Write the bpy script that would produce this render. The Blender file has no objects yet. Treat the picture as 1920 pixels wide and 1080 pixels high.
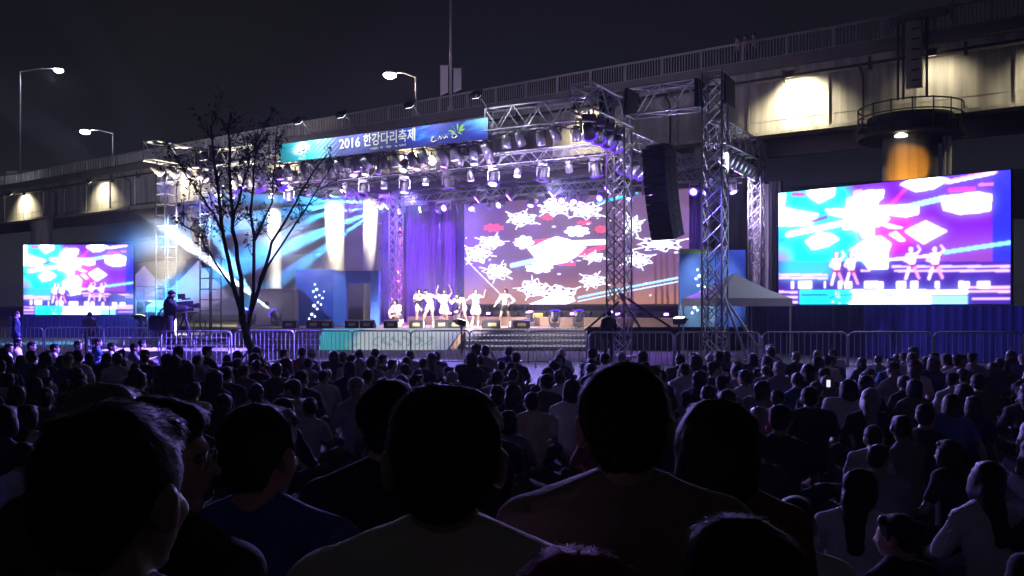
import bpy, bmesh, math, random
import numpy as np
from mathutils import Vector, Matrix, Euler, noise
R = math.radians
random.seed(7)

# ------------------------------------------------------------------ camera, world, exposure
scene = bpy.context.scene
EYE = 1.85                    # phone held just above the heads
FPX = 1600.0                  # focal length in pixels of the 1920 px wide photograph
HOR = 573.0                   # horizon row
cam_data = bpy.data.cameras.new("camera")
cam = bpy.data.objects.new("camera", cam_data)
scene.collection.objects.link(cam)
cam_data.sensor_width = 36.0
cam_data.lens = 36.0 * FPX / 1920.0
cam_data.shift_y = (HOR - 540.0) / 1920.0
cam_data.clip_end = 3000.0
cam_data.clip_start = 0.05
cam.location = (0, 0, EYE)
cam.rotation_euler = (R(90), 0, 0)
scene.camera = cam

world = bpy.data.worlds.new("World")
scene.world = world
world.use_nodes = True
wn = world.node_tree
bg = wn.nodes["Background"]
sky = wn.nodes.new("ShaderNodeTexSky")
sky.sky_type = 'NISHITA'
sky.sun_disc = False
sky.sun_elevation = R(-4.0)
sky.sun_rotation = R(200)
mixn = wn.nodes.new("ShaderNodeMixRGB")
mixn.blend_type = 'ADD'
mixn.inputs[0].default_value = 1.0
wtc = wn.nodes.new("ShaderNodeTexCoord"); wsep = wn.nodes.new("ShaderNodeSeparateXYZ")
wn.links.new(wtc.outputs["Generated"], wsep.inputs[0])
glow = wn.nodes.new("ShaderNodeValToRGB")                       # city light, stronger towards the horizon all round
glow.color_ramp.elements[0].position = 0.0; glow.color_ramp.elements[0].color = (.3, .31, .38, 1)
glow.color_ramp.elements[1].position = .45; glow.color_ramp.elements[1].color = (.036, .038, .05, 1)
e_ = glow.color_ramp.elements.new(.16); e_.color = (.085, .095, .145, 1)
wn.links.new(wsep.outputs["Z"], glow.inputs[0])
wn.links.new(sky.outputs[0], mixn.inputs[1])
wn.links.new(glow.outputs[0], mixn.inputs[2])
wn.links.new(mixn.outputs[0], bg.inputs[0])
bg.inputs[1].default_value = 0.085

vs = scene.view_settings
vs.view_transform = 'Standard'
vs.look = 'None'
vs.exposure = 0.0
vs.gamma = 1.0
vs.use_curve_mapping = False
cy = scene.cycles
cy.use_denoising = True
try:
    cy.denoiser = 'OPENIMAGEDENOISE'
except Exception:
    pass
cy.use_adaptive_sampling = True
cy.adaptive_threshold = .012
cy.adaptive_min_samples = 48
cy.max_bounces = 5
cy.diffuse_bounces = 2
cy.glossy_bounces = 2
cy.transmission_bounces = 2
cy.volume_bounces = 0
cy.transparent_max_bounces = 8
cy.sample_clamp_indirect = 3.0
cy.caustics_reflective = False
cy.caustics_refractive = False
C = scene.collection

# ------------------------------------------------------------------ pixel <-> place
def W(px, py, Y):
    return Vector(((px - 960.0) / FPX * Y, Y, EYE + (HOR - py) / FPX * Y))
def XP(px, Y):
    return (px - 960.0) / FPX * Y
def ZP(py, Y):
    return EYE + (HOR - py) / FPX * Y

# stage frame: origin at the right front tower, t runs to stage left (photo left), s runs to the back
SX, SY = 6.89, 29.0
SU = Vector((-0.866, 0.5, 0)); SV = Vector((0.5, 0.866, 0))
def S(t, s, z=0.0):
    return Vector((SX, SY, 0)) + SU * t + SV * s + Vector((0, 0, z))
def t_at(px, s):
    k = (px - 960.0) / FPX
    return (SX + .5 * s - k * (SY + .866 * s)) / (.866 + .5 * k)
# bridge frame: b runs along the bridge to the far left, q runs across it to the back
BX, BY = 19.7, 42.0
BU = Vector((-0.822, 0.569, 0)); BV = Vector((0.569, 0.822, 0))
def B(b, q, z=0.0):
    return Vector((BX, BY, 0)) + BU * b + BV * q + Vector((0, 0, z))
def b_at(px, q=0.0):
    k = (px - 960.0) / FPX
    return (BX + .569 * q - k * (BY + .822 * q)) / (.822 + .569 * k)

# ------------------------------------------------------------------ materials
MAT = {}
def srgb(c):
    return tuple(((x / 255.0) / 12.92 if x / 255.0 <= .04045 else ((x / 255.0 + .055) / 1.055) ** 2.4) for x in c)
def mat(name, col, rough=.6, metal=0., nscale=0., namt=.25, bump=0., bscale=40., spec=.5, sheen=0.):
    if name in MAT:
        return MAT[name]
    m = bpy.data.materials.new(name); m.use_nodes = True
    nt = m.node_tree; p = nt.nodes["Principled BSDF"]
    p.inputs["Base Color"].default_value = (*col, 1)
    p.inputs["Roughness"].default_value = rough
    p.inputs["Metallic"].default_value = metal
    p.inputs["Specular IOR Level"].default_value = spec
    if sheen:
        p.inputs["Sheen Weight"].default_value = sheen
        p.inputs["Sheen Roughness"].default_value = .4
    tc = nt.nodes.new("ShaderNodeTexCoord")
    if nscale:
        n = nt.nodes.new("ShaderNodeTexNoise"); n.inputs["Scale"].default_value = nscale
        n.inputs["Detail"].default_value = 6
        nt.links.new(tc.outputs["Object"], n.inputs["Vector"])
        mx = nt.nodes.new("ShaderNodeMixRGB"); mx.blend_type = 'MIX'
        mx.inputs[1].default_value = (*[c * (1 - namt) for c in col], 1)
        mx.inputs[2].default_value = (*[min(1, c * (1 + namt)) for c in col], 1)
        nt.links.new(n.outputs["Fac"], mx.inputs[0])
        nt.links.new(mx.outputs[0], p.inputs["Base Color"])
    if bump:
        n2 = nt.nodes.new("ShaderNodeTexNoise"); n2.inputs["Scale"].default_value = bscale
        n2.inputs["Detail"].default_value = 4
        nt.links.new(tc.outputs["Object"], n2.inputs["Vector"])
        b = nt.nodes.new("ShaderNodeBump"); b.inputs["Strength"].default_value = bump
        b.inputs["Distance"].default_value = .02
        nt.links.new(n2.outputs["Fac"], b.inputs["Height"])
        nt.links.new(b.outputs[0], p.inputs["Normal"])
    MAT[name] = m
    return m
def emat(name, col, strength):
    if name in MAT:
        return MAT[name]
    m = bpy.data.materials.new(name); m.use_nodes = True
    p = m.node_tree.nodes["Principled BSDF"]
    p.inputs["Base Color"].default_value = (.02, .02, .02, 1)
    p.inputs["Emission Color"].default_value = (*col, 1)
    p.inputs["Emission Strength"].default_value = strength
    MAT[name] = m
    return m
def vmat(name, emit=0.0, rough=.5, bump=0.):
    """colour attribute 'print': a printed cloth (emit 0) or a lit LED display"""
    m = bpy.data.materials.new(name); m.use_nodes = True
    nt = m.node_tree; p = nt.nodes["Principled BSDF"]
    a = nt.nodes.new("ShaderNodeVertexColor"); a.layer_name = "print"
    p.inputs["Roughness"].default_value = rough
    if emit:
        p.inputs["Base Color"].default_value = (.02, .02, .02, 1)
        nt.links.new(a.outputs[0], p.inputs["Emission Color"])
        p.inputs["Emission Strength"].default_value = emit
    else:
        nt.links.new(a.outputs[0], p.inputs["Base Color"])
    MAT[name] = m
    return m

M_ASPH = mat("asphalt", (.055, .054, .057), .8, nscale=.6, namt=.35, bump=.4, bscale=30)
M_ALU = mat("truss_aluminium", (.42, .42, .46), .42, .5, nscale=6, namt=.18)
M_STEEL = mat("galvanised_steel", (.5, .5, .53), .42, .5, nscale=9, namt=.25)
M_BLACK = mat("black_metal", (.02, .02, .022), .55, nscale=12, namt=.3)
M_BLKCLOTH = mat("black_cloth", (.014, .014, .018), .9, nscale=5, namt=.3, bump=.3, bscale=9)
M_CONC = mat("concrete", (.34, .335, .32), .85, nscale=.5, namt=.22, bump=.3, bscale=4)
M_GIRD = mat("painted_girder", (.4, .39, .38), .7, nscale=.35, namt=.2, bump=.2, bscale=3)
def streaks(m, dark=.45):
    """rain streaks and grime running down a wall"""
    nt = m.node_tree; p = nt.nodes["Principled BSDF"]; src = p.inputs["Base Color"].links[0].from_socket
    tc = nt.nodes.new("ShaderNodeTexCoord"); mp = nt.nodes.new("ShaderNodeMapping"); mp.inputs["Scale"].default_value = (1.6, 1.6, .12)
    n = nt.nodes.new("ShaderNodeTexNoise"); n.inputs["Scale"].default_value = 1.3; n.inputs["Detail"].default_value = 7
    r = nt.nodes.new("ShaderNodeValToRGB"); r.color_ramp.elements[0].position = .38; r.color_ramp.elements[0].color = (dark, dark, dark, 1); r.color_ramp.elements[1].position = .62
    mx = nt.nodes.new("ShaderNodeMixRGB"); mx.blend_type = 'MULTIPLY'; mx.inputs[0].default_value = 1
    nt.links.new(tc.outputs["Object"], mp.inputs[0]); nt.links.new(mp.outputs[0], n.inputs["Vector"]); nt.links.new(n.outputs["Fac"], r.inputs[0])
    nt.links.new(src, mx.inputs[1]); nt.links.new(r.outputs[0], mx.inputs[2]); nt.links.new(mx.outputs[0], p.inputs["Base Color"])
streaks(M_GIRD, .55); streaks(M_CONC, .6)
M_DKCONC = mat("dark_concrete", (.16, .155, .15), .9, nscale=.6, namt=.3)
M_RAIL = mat("bridge_rail_paint", (.3, .3, .3), .6, nscale=5, namt=.2)
M_PIPE = mat("dark_pipe", (.05, .05, .05), .6)
M_TENT = mat("tent_canvas", (.58, .57, .59), .8, nscale=2, namt=.12, bump=.25, bscale=5)
M_NAVY = mat("navy_skirt_cloth", (.05, .06, .2), .85, nscale=1.2, namt=.3, bump=.5, bscale=5)
M_DECK = mat("stage_deck", (.3, .2, .15), .45, nscale=2, namt=.2)
M_WHITE = mat("white_paint", (.75, .75, .76), .5)
M_BARK = mat("bark", (.05, .04, .035), .9, nscale=14, namt=.4, bump=.6, bscale=40)
M_LEAF = mat("leaf", (.045, .075, .03), .7, nscale=3, namt=.4)

# ------------------------------------------------------------------ mesh building
class MB:
    def __init__(self):
        self.v = []; self.f = []
    def add(self, vs, fs):
        n = len(self.v)
        self.v += [tuple(p) for p in vs]
        self.f += [tuple(i + n for i in q) for q in fs]
        return self
    def box(self, c, size, ax=None):
        c = Vector(c); hx, hy, hz = size[0] / 2, size[1] / 2, size[2] / 2
        X, Y, Z = ax if ax else (Vector((1, 0, 0)), Vector((0, 1, 0)), Vector((0, 0, 1)))
        P = [c + X * (sx * hx) + Y * (sy * hy) + Z * (sz * hz) for sz in (-1, 1) for sy in (-1, 1) for sx in (-1, 1)]
        return self.add(P, [(0, 2, 3, 1), (4, 5, 7, 6), (0, 1, 5, 4), (2, 6, 7, 3), (0, 4, 6, 2), (1, 3, 7, 5)])
    def tube(self, a, b, r, r2=None, n=6, cap=True):
        a = Vector(a); b = Vector(b); r2 = r if r2 is None else r2
        d = b - a
        if d.length < 1e-6:
            return self
        d.normalize()
        u = d.orthogonal().normalized(); w = d.cross(u)
        P = []
        for c, rr in ((a, r), (b, r2)):
            for i in range(n):
                t = 2 * math.pi * (i + .5) / n
                P.append(c + (u * math.cos(t) + w * math.sin(t)) * rr)
        F = [(i, (i + 1) % n, n + (i + 1) % n, n + i) for i in range(n)]
        if cap:
            F += [tuple(range(n - 1, -1, -1)), tuple(range(n, 2 * n))]
        return self.add(P, F)
    def path(self, pts, r, n=6, r2=None):
        pts = [Vector(p) for p in pts]
        k = len(pts)
        rr = [r + ((r2 if r2 is not None else r) - r) * i / max(1, k - 1) for i in range(k)]
        rings = []
        up = None
        for i in range(k):
            d = (pts[min(i + 1, k - 1)] - pts[max(i - 1, 0)]).normalized()
            if up is None:
                up = d.orthogonal().normalized()
            up = (up - d * up.dot(d))
            if up.length < 1e-5:
                up = d.orthogonal()
            up.normalize()
            w = d.cross(up)
            rings.append([pts[i] + (up * math.cos(2 * math.pi * j / n) + w * math.sin(2 * math.pi * j / n)) * rr[i] for j in range(n)])
        P = [p for g in rings for p in g]
        F = []
        for i in range(k - 1):
            for j in range(n):
                F.append((i * n + j, i * n + (j + 1) % n, (i + 1) * n + (j + 1) % n, (i + 1) * n + j))
        F += [tuple(range(n - 1, -1, -1)), tuple(range((k - 1) * n, k * n))]
        return self.add(P, F)
    def lathe(self, prof, c=(0, 0, 0), n=16, axis=None):
        """prof: (radius, height) from bottom to top, closed at both ends"""
        c = Vector(c)
        Z = (axis or Vector((0, 0, 1))).normalized(); X = Z.orthogonal().normalized(); Y = Z.cross(X)
        P = []
        for r, h in prof:
            for i in range(n):
                t = 2 * math.pi * i / n
                P.append(c + Z * h + (X * math.cos(t) + Y * math.sin(t)) * max(r, 1e-4))
        F = []
        for k in range(len(prof) - 1):
            for i in range(n):
                F.append((k * n + i, k * n + (i + 1) % n, (k + 1) * n + (i + 1) % n, (k + 1) * n + i))
        F += [tuple(range(n - 1, -1, -1)), tuple(range((len(prof) - 1) * n, len(prof) * n))]
        return self.add(P, F)
    def prism(self, pts, d):
        """polygon pts (world) pushed along vector d"""
        pts = [Vector(p) for p in pts]; d = Vector(d); n = len(pts)
        P = pts + [p + d for p in pts]
        F = [tuple(range(n - 1, -1, -1)), tuple(range(n, 2 * n))]
        F += [(i, (i + 1) % n, n + (i + 1) % n, n + i) for i in range(n)]
        return self.add(P, F)
    def mesh(self, name, org=(0, 0, 0)):
        o = Vector(org)
        me = bpy.data.meshes.new(name)
        me.from_pydata([tuple(Vector(p) - o) for p in self.v], [], self.f)
        bm = bmesh.new(); bm.from_mesh(me)
        bmesh.ops.recalc_face_normals(bm, faces=bm.faces)
        bm.to_mesh(me); bm.free()
        return me
    def build(self, name, m, parent=None, smooth=False):
        return link(name, self.mesh(name, ORG.get(parent.name, (0, 0, 0)) if parent else (0, 0, 0)), m, parent, smooth)

ORG = {}
def link(name, me, m, parent=None, smooth=False, loc=None):
    o = bpy.data.objects.new(name, me)
    C.objects.link(o)
    if m is not None:
        if len(me.materials) == 0:
            me.materials.append(m)
        else:
            o.material_slots[0].link = 'OBJECT'
            o.material_slots[0].material = m
    if smooth:
        me.polygons.foreach_set("use_smooth", [True] * len(me.polygons))
    if parent is not None:
        o.parent = parent
        ORG[o.name] = ORG.get(parent.name, (0, 0, 0))
    if loc is not None:
        o.location = loc
    return o
def tag(o, label=None, cat=None, group=None, kind=None):
    if label: o["label"] = label
    if cat: o["category"] = cat
    if group: o["group"] = group
    if kind: o["kind"] = kind
    return o
def thing(name, loc, label, cat, group=None, rz=0.0):
    o = bpy.data.objects.new(name, None)
    o.empty_display_size = .1
    C.objects.link(o)
    o.location = loc
    o.rotation_euler = (0, 0, rz)
    ORG[o.name] = tuple(loc)
    return tag(o, label, cat, group)
KIDS = {}
def copy_tree(o, parent=None):
    c = o.copy(); C.objects.link(c)
    c.parent = parent
    if parent is not None:
        c.matrix_parent_inverse = o.matrix_parent_inverse.copy()
    for ch in KIDS.get(o.name, []):
        copy_tree(ch, c)
    return c
def freeze(o):
    """remember the children of a prototype so that copies in a loop are quick"""
    KIDS[o.name] = list(o.children)
    for ch in o.children:
        freeze(ch)
    return o
ONES = "zeroth first second third fourth fifth sixth seventh eighth ninth tenth eleventh twelfth thirteenth fourteenth fifteenth sixteenth seventeenth eighteenth nineteenth twentieth".split()
TENS = {20: "twenty", 30: "thirty", 40: "forty", 50: "fifty"}
def nth(i):
    if i <= 20: return ONES[i]
    if i % 10 == 0: return {30: "thirtieth", 40: "fortieth", 50: "fiftieth"}[i]
    return TENS[i // 10 * 10] + "-" + ONES[i % 10]
def spot(name, loc, target, power, col, angle, blend=.3, size=.06, parent=None):
    l = bpy.data.lights.new(name, 'SPOT')
    l.energy = power; l.color = col; l.spot_size = R(angle); l.spot_blend = blend; l.shadow_soft_size = size
    o = bpy.data.objects.new(name, l); C.objects.link(o)
    o.location = loc
    o.rotation_euler = (Vector(target) - Vector(loc)).to_track_quat('-Z', 'Y').to_euler()
    return o

# ------------------------------------------------------------------ ground
g = MB()
gx = [-900, -300, -120, -60, -30, -15, 0, 15, 30, 60, 120, 300, 900]
gy = [-300, -60, -10, 0, 10, 20, 30, 45, 60, 90, 140, 300, 900, 1800]
for y in gy:
    for x in gx:
        g.v.append((x, y, 0))
for j in range(len(gy) - 1):
    for i in range(len(gx) - 1):
        a = j * len(gx) + i
        g.f.append((a, a + 1, a + 1 + len(gx), a + len(gx)))
tag(g.build("ground", M_ASPH), "dark asphalt of the riverside square under the crowd", "ground", kind="structure")

# ------------------------------------------------------------------ the bridge over the stage
B0, B1 = -14.0, 150.0
ax = (BU, BV, Vector((0, 0, 1)))
bridge = thing("road_bridge", B(0, 2, 11.5), "long concrete and steel road bridge crossing behind and above the stage", "bridge")
def bbox(q0, q1, z0, z1, b0=B0, b1=B1):
    return MB().box(B((b0 + b1) / 2, (q0 + q1) / 2, (z0 + z1) / 2), (b1 - b0, q1 - q0, z1 - z0), ax)
bbox(0, 12, 14.65, 15.22).build("deck_slab", M_DKCONC, bridge)
bbox(0.35, 1.55, 14.3, 14.645).build("slab_haunch", M_GIRD, bridge)
bbox(1.6, 1.9, 11.5, 14.6).build("girder_web", M_GIRD, bridge)
bbox(1.25, 2.4, 11.32, 11.497).build("bottom_flange", M_GIRD, bridge)
bbox(9.6, 9.9, 11.5, 14.6).build("girder_web", M_DKCONC, bridge)
bbox(2.45, 9.5, 13.2, 13.5).build("soffit_slab", M_DKCONC, bridge)
bb = -13.0
while bb < 140:
    MB().box(B(bb, 1.535, 13.05), (.09, .12, 3.05), ax).build("stiffener", M_GIRD, bridge)
    bb += 4.35
bbox(.42, .54, 14.16, 14.28).build("utility_pipe", M_PIPE, bridge)
bbox(1.57, 1.6, 12.15, 12.2).build("weld_seam", M_GIRD, bridge)
bbox(1.55, 1.598, 11.52, 11.62).build("flange_angle", M_GIRD, bridge)
for bb in (2.6, 13.5, 28, 41, 56, 70, 84):
    MB().path([B(bb, .5, 14.3), B(bb, 1.3, 13.9), B(bb, 1.42, 13.6), B(bb, 1.42, 11.6), B(bb, 1.1, 11.2)], .06, 8).build("drain_pipe", M_PIPE, bridge, True)
bb = -11.0
while bb < 120:
    MB().box(B(bb, .46, 14.22), (.14, .3, .62), ax).build("pipe_bracket", M_PIPE, bridge)
    bb += 4.35
fence = MB()
bb = B0
while bb < B1:
    fence.box(B(bb, .16, 15.76), (.045, .05, .96), ax)
    bb += .17 if bb < 70 else .3
tag(fence.build("baluster_row", M_RAIL, bridge), kind="stuff")
bbox(.1, .22, 16.26, 16.36).build("top_rail", mat("bridge_top_rail", (.3, .3, .29), .5), bridge)
bbox(.12, .2, 15.24, 15.3).build("bottom_rail", M_RAIL, bridge)
bb = B0 + 1
while bb < 110:
    MB().box(B(bb, .17, 15.78), (.12, .12, 1.1), ax).build("fence_post", M_RAIL, bridge)
    bb += 2.4
# far side parapet
bbox(11.7, 11.85, 15.23, 16.2).build("far_parapet", M_DKCONC, bridge)
# equipment over the pier
bp = b_at(1716)
MB().box(B(bp, -.3, 14.1), (.7, .45, 3.2), ax).build("expansion_joint_cover", mat("joint_cover", (.26, .26, .25), .7, nscale=2), bridge)
for dq in (-.55, .5, .75):
    MB().tube(B(bp + dq, -.2, 12.0), B(bp + dq, -.2, 15.9), .06, n=8).build("riser_pipe", M_PIPE, bridge)
for k in range(6):
    MB().box(B(bp - .1, -.55, 12.8 + k * .5), (.34, .05, .08), ax).build("cover_rung", M_PIPE, bridge)
MB().box(B(bp - .2, -.35, 15.92), (2.6, .7, .16), ax).build("walkway_shelf", M_DKCONC, bridge)

# second bridge deck far behind
b2 = thing("far_bridge_deck", B(40, 40, 0), "dark second bridge deck faintly seen behind the road bridge", "bridge")
MB().box(B(60, 40, 11.2), (220, 1.2, 3.6), ax).build("girder", M_DKCONC, b2)
MB().box(B(60, 44, 13.3), (220, 10, .5), ax).build("deck_slab", M_DKCONC, b2)
for bb in (20, 55, 90, 125):
    MB().tube(B(bb, 44, -.1), B(bb, 44, 13), 1.1, n=14).build("column", M_DKCONC, b2, True)

# columns under the bridge
def column(px, q, r, label, floods, group="concrete columns under the bridge"):
    b = b_at(px, q)
    base = B(b, q, 0)
    t = thing("bridge_column", base, label, "column", group)
    MB().lathe([(r, -.1), (r, 10.9), (r * 1.15, 11.1), (r * 1.15, 13.21)], base, 24).build("shaft", M_CONC, t, True)
    MB().lathe([(r * 1.25, -.08), (r * 1.25, .5), (r * 1.02, .62)], base, 24).build("footing", M_CONC, t)
    return base
cols = []
for px, r, lab in ((1385, .72, "pale concrete column between the right truss towers behind the stage"),
                   (695, .62, "concrete column lit white just right of the widest lit column"),
                   (627, .86, "wide concrete column lit bright white behind the blue portal"),
                   (513, .7, "concrete column lit from above behind the equipment cabin"),
                   (78, 1.1, "grey concrete column behind the left video screen"),
                   (1322, .6, "shaded concrete column behind the loudspeaker tower at right")):
    cols.append((px, r, column(px, 6.0, r, lab, None)))

# pier with the round service platform at the right
pb = B(b_at(1706, 1.0), 1.0, 0)
pier = thing("bridge_pier", pb, "round bridge pier with railed service platform behind the right screen", "pier")
MB().lathe([(1.28, -.1), (1.28, 10.4)], pb, 32).build("shaft", M_CONC, pier, True)
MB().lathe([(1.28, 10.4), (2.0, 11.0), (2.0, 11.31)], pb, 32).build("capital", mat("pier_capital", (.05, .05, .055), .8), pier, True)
MB().lathe([(2.45, 10.25), (2.45, 10.4)], pb, 32).build("platform", M_BLACK, pier)
for k in range(3):
    zz = 10.8 + .5 * k
    MB().path([pb + Vector((2.42 * math.cos(a), 2.42 * math.sin(a), zz)) for a in [2 * math.pi * i / 32 for i in range(33)]], .035).build("platform_rail", M_BLACK, pier)
for k in range(16):
    a = 2 * math.pi * k / 16
    p = pb + Vector((2.42 * math.cos(a), 2.42 * math.sin(a), 10.3))
    MB().tube(p, p + Vector((0, 0, 1.55)), .035).build("platform_post", M_BLACK, pier)
for dx in (1.35, 1.62):
    p = pb + Vector((dx, -.75, 0))
    MB().tube(p, p + Vector((0, 0, 10.3)), .1, n=10).build("drain_pipe", mat("pale_pipe", (.6, .6, .6), .4), pier, True)
MB().lathe([(.1, 0), (.3, -.12), (.3, -.2)], pb + Vector((-1.15, -1.55, 10.25)), 14).build("platform_lamp", emat("platform_lamp_glow", (1, .85, .65), 2.5), pier)

# floodlights under the slab washing the girder
M_FLOOD = emat("warm_flood_lens", (1, .86, .55), 6)
WARM = (1.0, .86, .55)
def floodlight(loc, target, power, label, col=WARM, angle=110, lens=None, blend=.4, sz=(.4, .22, .3), group=None, size=.12, cat="floodlight"):
    loc = Vector(loc); d = (Vector(target) - loc).normalized()
    t = thing("floodlight", loc, label, cat, group)
    X = d.cross(Vector((0, 0, 1)))
    X = X.normalized() if X.length > 1e-3 else Vector((1, 0, 0))
    Z = X.cross(d)
    MB().box(loc - d * sz[1] / 2, sz, (X, d, Z)).build("housing", M_BLACK, t)
    MB().box(loc + d * .012, (sz[0] * .86, .02, sz[2] * .84), (X, d, Z)).build("lens", lens or M_FLOOD, t)
    hb = MB()
    for sgn in (-1, 1):
        hb.box(loc - d * sz[1] / 2 + X * sgn * (sz[0] / 2 + .02) + Z * .14, (.02, .05, .3), (X, d, Z))
    hb.box(loc - d * sz[1] / 2 + Z * .29, (sz[0] + .06, .06, .02), (X, d, Z))
    hb.build("bracket", M_BLACK, t)
    if power:
        spot("floodlight_beam", loc + d * .06, target, power, col, angle, blend, size)
    return t
for k, (bb, pw, lab) in enumerate(((-.9, 420, "small added fill lamp under the bridge slab beside the service platform"),  # fill lamp added beside the pier to lift the dark girder
                     (-6.2, 1500, "nearest warm floodlight under the bridge slab at the right edge"),
                     (6.0, 3600, "warm floodlight making the brightest patch on the bridge girder"),
                     (19.1, 1500, "warm floodlight under the bridge slab behind the roof truss"),
                     (34, 1800, "warm floodlight under the bridge slab behind the lettered banner"),
                     (48, 1600, "warm floodlight under the bridge slab above the tree top"),
                     (61, 1800, "warm floodlight under the bridge slab above the left truss towers"),
                     (75, 2000, "warm floodlight on the girder right of the left screen column"),
                     (91, 2400, "farthest warm floodlight on the girder at the left edge"))):
    loc = B(bb, .06, 14.1)
    floodlight(loc, B(bb, 1.62, 12.6), pw, lab, group="floodlights along the bridge girder", angle=128, blend=.75, size=.2)
# floods on the columns
for px, r, base in cols:
    if px in (695, 627, 513):
        toc = (Vector((0, 0, 0)) - base); toc.z = 0; toc.normalize()
        p = base + toc * (r + 4.2) + Vector((0, 0, 11.6))
        fo = floodlight(p, base + toc * r + Vector((0, 0, 6.8)), {695: 40000, 627: 95000, 513: 30000}[px],
                   {695: "floodlight at the top of the narrow lit column", 627: "floodlight at the top of the wide lit column",
                    513: "floodlight at the top of the lit column left of the portal"}[px],
                   col=(1, .88, .62), angle=78, blend=.6, group="floodlights on the columns")
        MB().tube(p + Vector((0, 0, .2)), p + Vector((0, 0, 1.62)), .03).build("drop_rod", M_BLACK, fo)
# orange uplight on the pier
toc = (Vector((0, 0, 0)) - pb); toc.z = 0; toc.normalize()
floodlight(pb + toc * 6.0 + Vector((-.3, 0, 6.3)), pb + toc * 1.2 + Vector((-.2, 0, 8.55)), 5200, "orange floodlight on a bracket behind the right video screen",
           col=(1, .36, .015), angle=23, lens=emat("orange_lens", (1, .5, .08), 4), blend=.25)
bq = MB().tube(pb + toc * 1.2 + Vector((-.3, 0, 6.0)), pb + toc * 6.1 + Vector((-.3, 0, 6.05)), .05)
bq.build("lamp_bracket", M_BLACK, pier)

# street lamps on the bridge
def street_lamp(px_pole, head_px, head_py, label, q=5.9, lit=True, col=(.86, .88, 1.0)):
    b = b_at(px_pole, q)
    base = B(b, q, 15.2)
    t = thing("street_lamp", base, label, "street lamp", "street lamps on the bridge")
    top = base + Vector((0, 0, 10.5)) if not lit else None
    if lit:
        Y = base.y
        h = W(head_px, head_py, Y)
        top = Vector((base.x, base.y, h.z - .1))
        MB().path([base, base + Vector((0, 0, top.z - base.z - 1)), top + Vector((0, 0, -.2)), h.lerp(top, .5) + Vector((0, 0, .12)), h + Vector((0, 0, .1))], .09, 8, .05).build("pole", M_STEEL, t, True)
        dx = (h - top).normalized(); dx.z = 0
        MB().lathe([(.14, .2), (.48, .03), (.54, -.06)], h, 12).build("lamp_head", M_STEEL, t, True)
        MB().lathe([(.52, -.065), (.48, -.22), (.24, -.36)], h, 12).build("lamp_lens", emat("street_lamp_glow_%d" % px_pole, col, 220), t, True)
        spot("street_lamp_light", h + Vector((0, 0, -.3)), h + Vector((0, 0, -5)), 600, col, 140, .6, .2)
    else:
        MB().path([base, base + Vector((0, 0, 14))], .11, 8, .06).build("pole", M_STEEL, t, True)
        MB().lathe([(.2, 0), (.2, .5), (.12, .6)], base, 10).build("pole_base", M_STEEL, t)
    return t, base
def flag(base, dx, z0, z1, w, label):
    t = thing("pole_banner", base + Vector((dx, -.1, z0)), label, "banner", "white banners on the lamp posts")
    MB().prism([base + Vector((dx, -.1, z0)), base + Vector((dx + w, -.1, z0 + .25)), base + Vector((dx + w, -.1, z1)), base + Vector((dx, -.1, z1))], (0, .02, 0)).build("cloth", M_WHITE, t)
    MB().tube(base + Vector((dx, -.1, z1 + .03)), base + Vector((dx + w, -.1, z1 + .03)), .03).build("hanger_rod", M_STEEL, t)
    MB().tube(base + Vector((0, -.1, z1 + .03)), base + Vector((dx, -.1, z1 + .03)), .02).build("bracket", M_STEEL, t)
street_lamp(212, 160, 245, "lit street lamp low above the bridge rail at left", col=(.8, .82, 1))
_, b38 = street_lamp(38, 110, 130, "tall lit street lamp at the far left of the bridge", col=(.84, .82, 1))
street_lamp(780, 731, 138, "lit street lamp above the lettered banner", col=(1, .78, .62))
_, b845 = street_lamp(845, 0, 0, "tall unlit lamp post rising above the bridge in the middle", q=.9, lit=False)
_, b1785 = street_lamp(1785, 0, 0, "unlit lamp post on the bridge at the right edge", q=.9, lit=False)
flag(b845, -.72, 1.3, 3.4, .55, "white banner left of the middle lamp post on the bridge")
flag(b845, .2, 1.5, 3.2, .55, "white banner right of the middle lamp post on the bridge")
flag(b38, -1.7, 1.0, 3.1, 1.5, "white banner left of the farthest lamp post")
flag(b38, .35, 1.0, 3.1, 1.4, "white banner right of the farthest lamp post")

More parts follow.
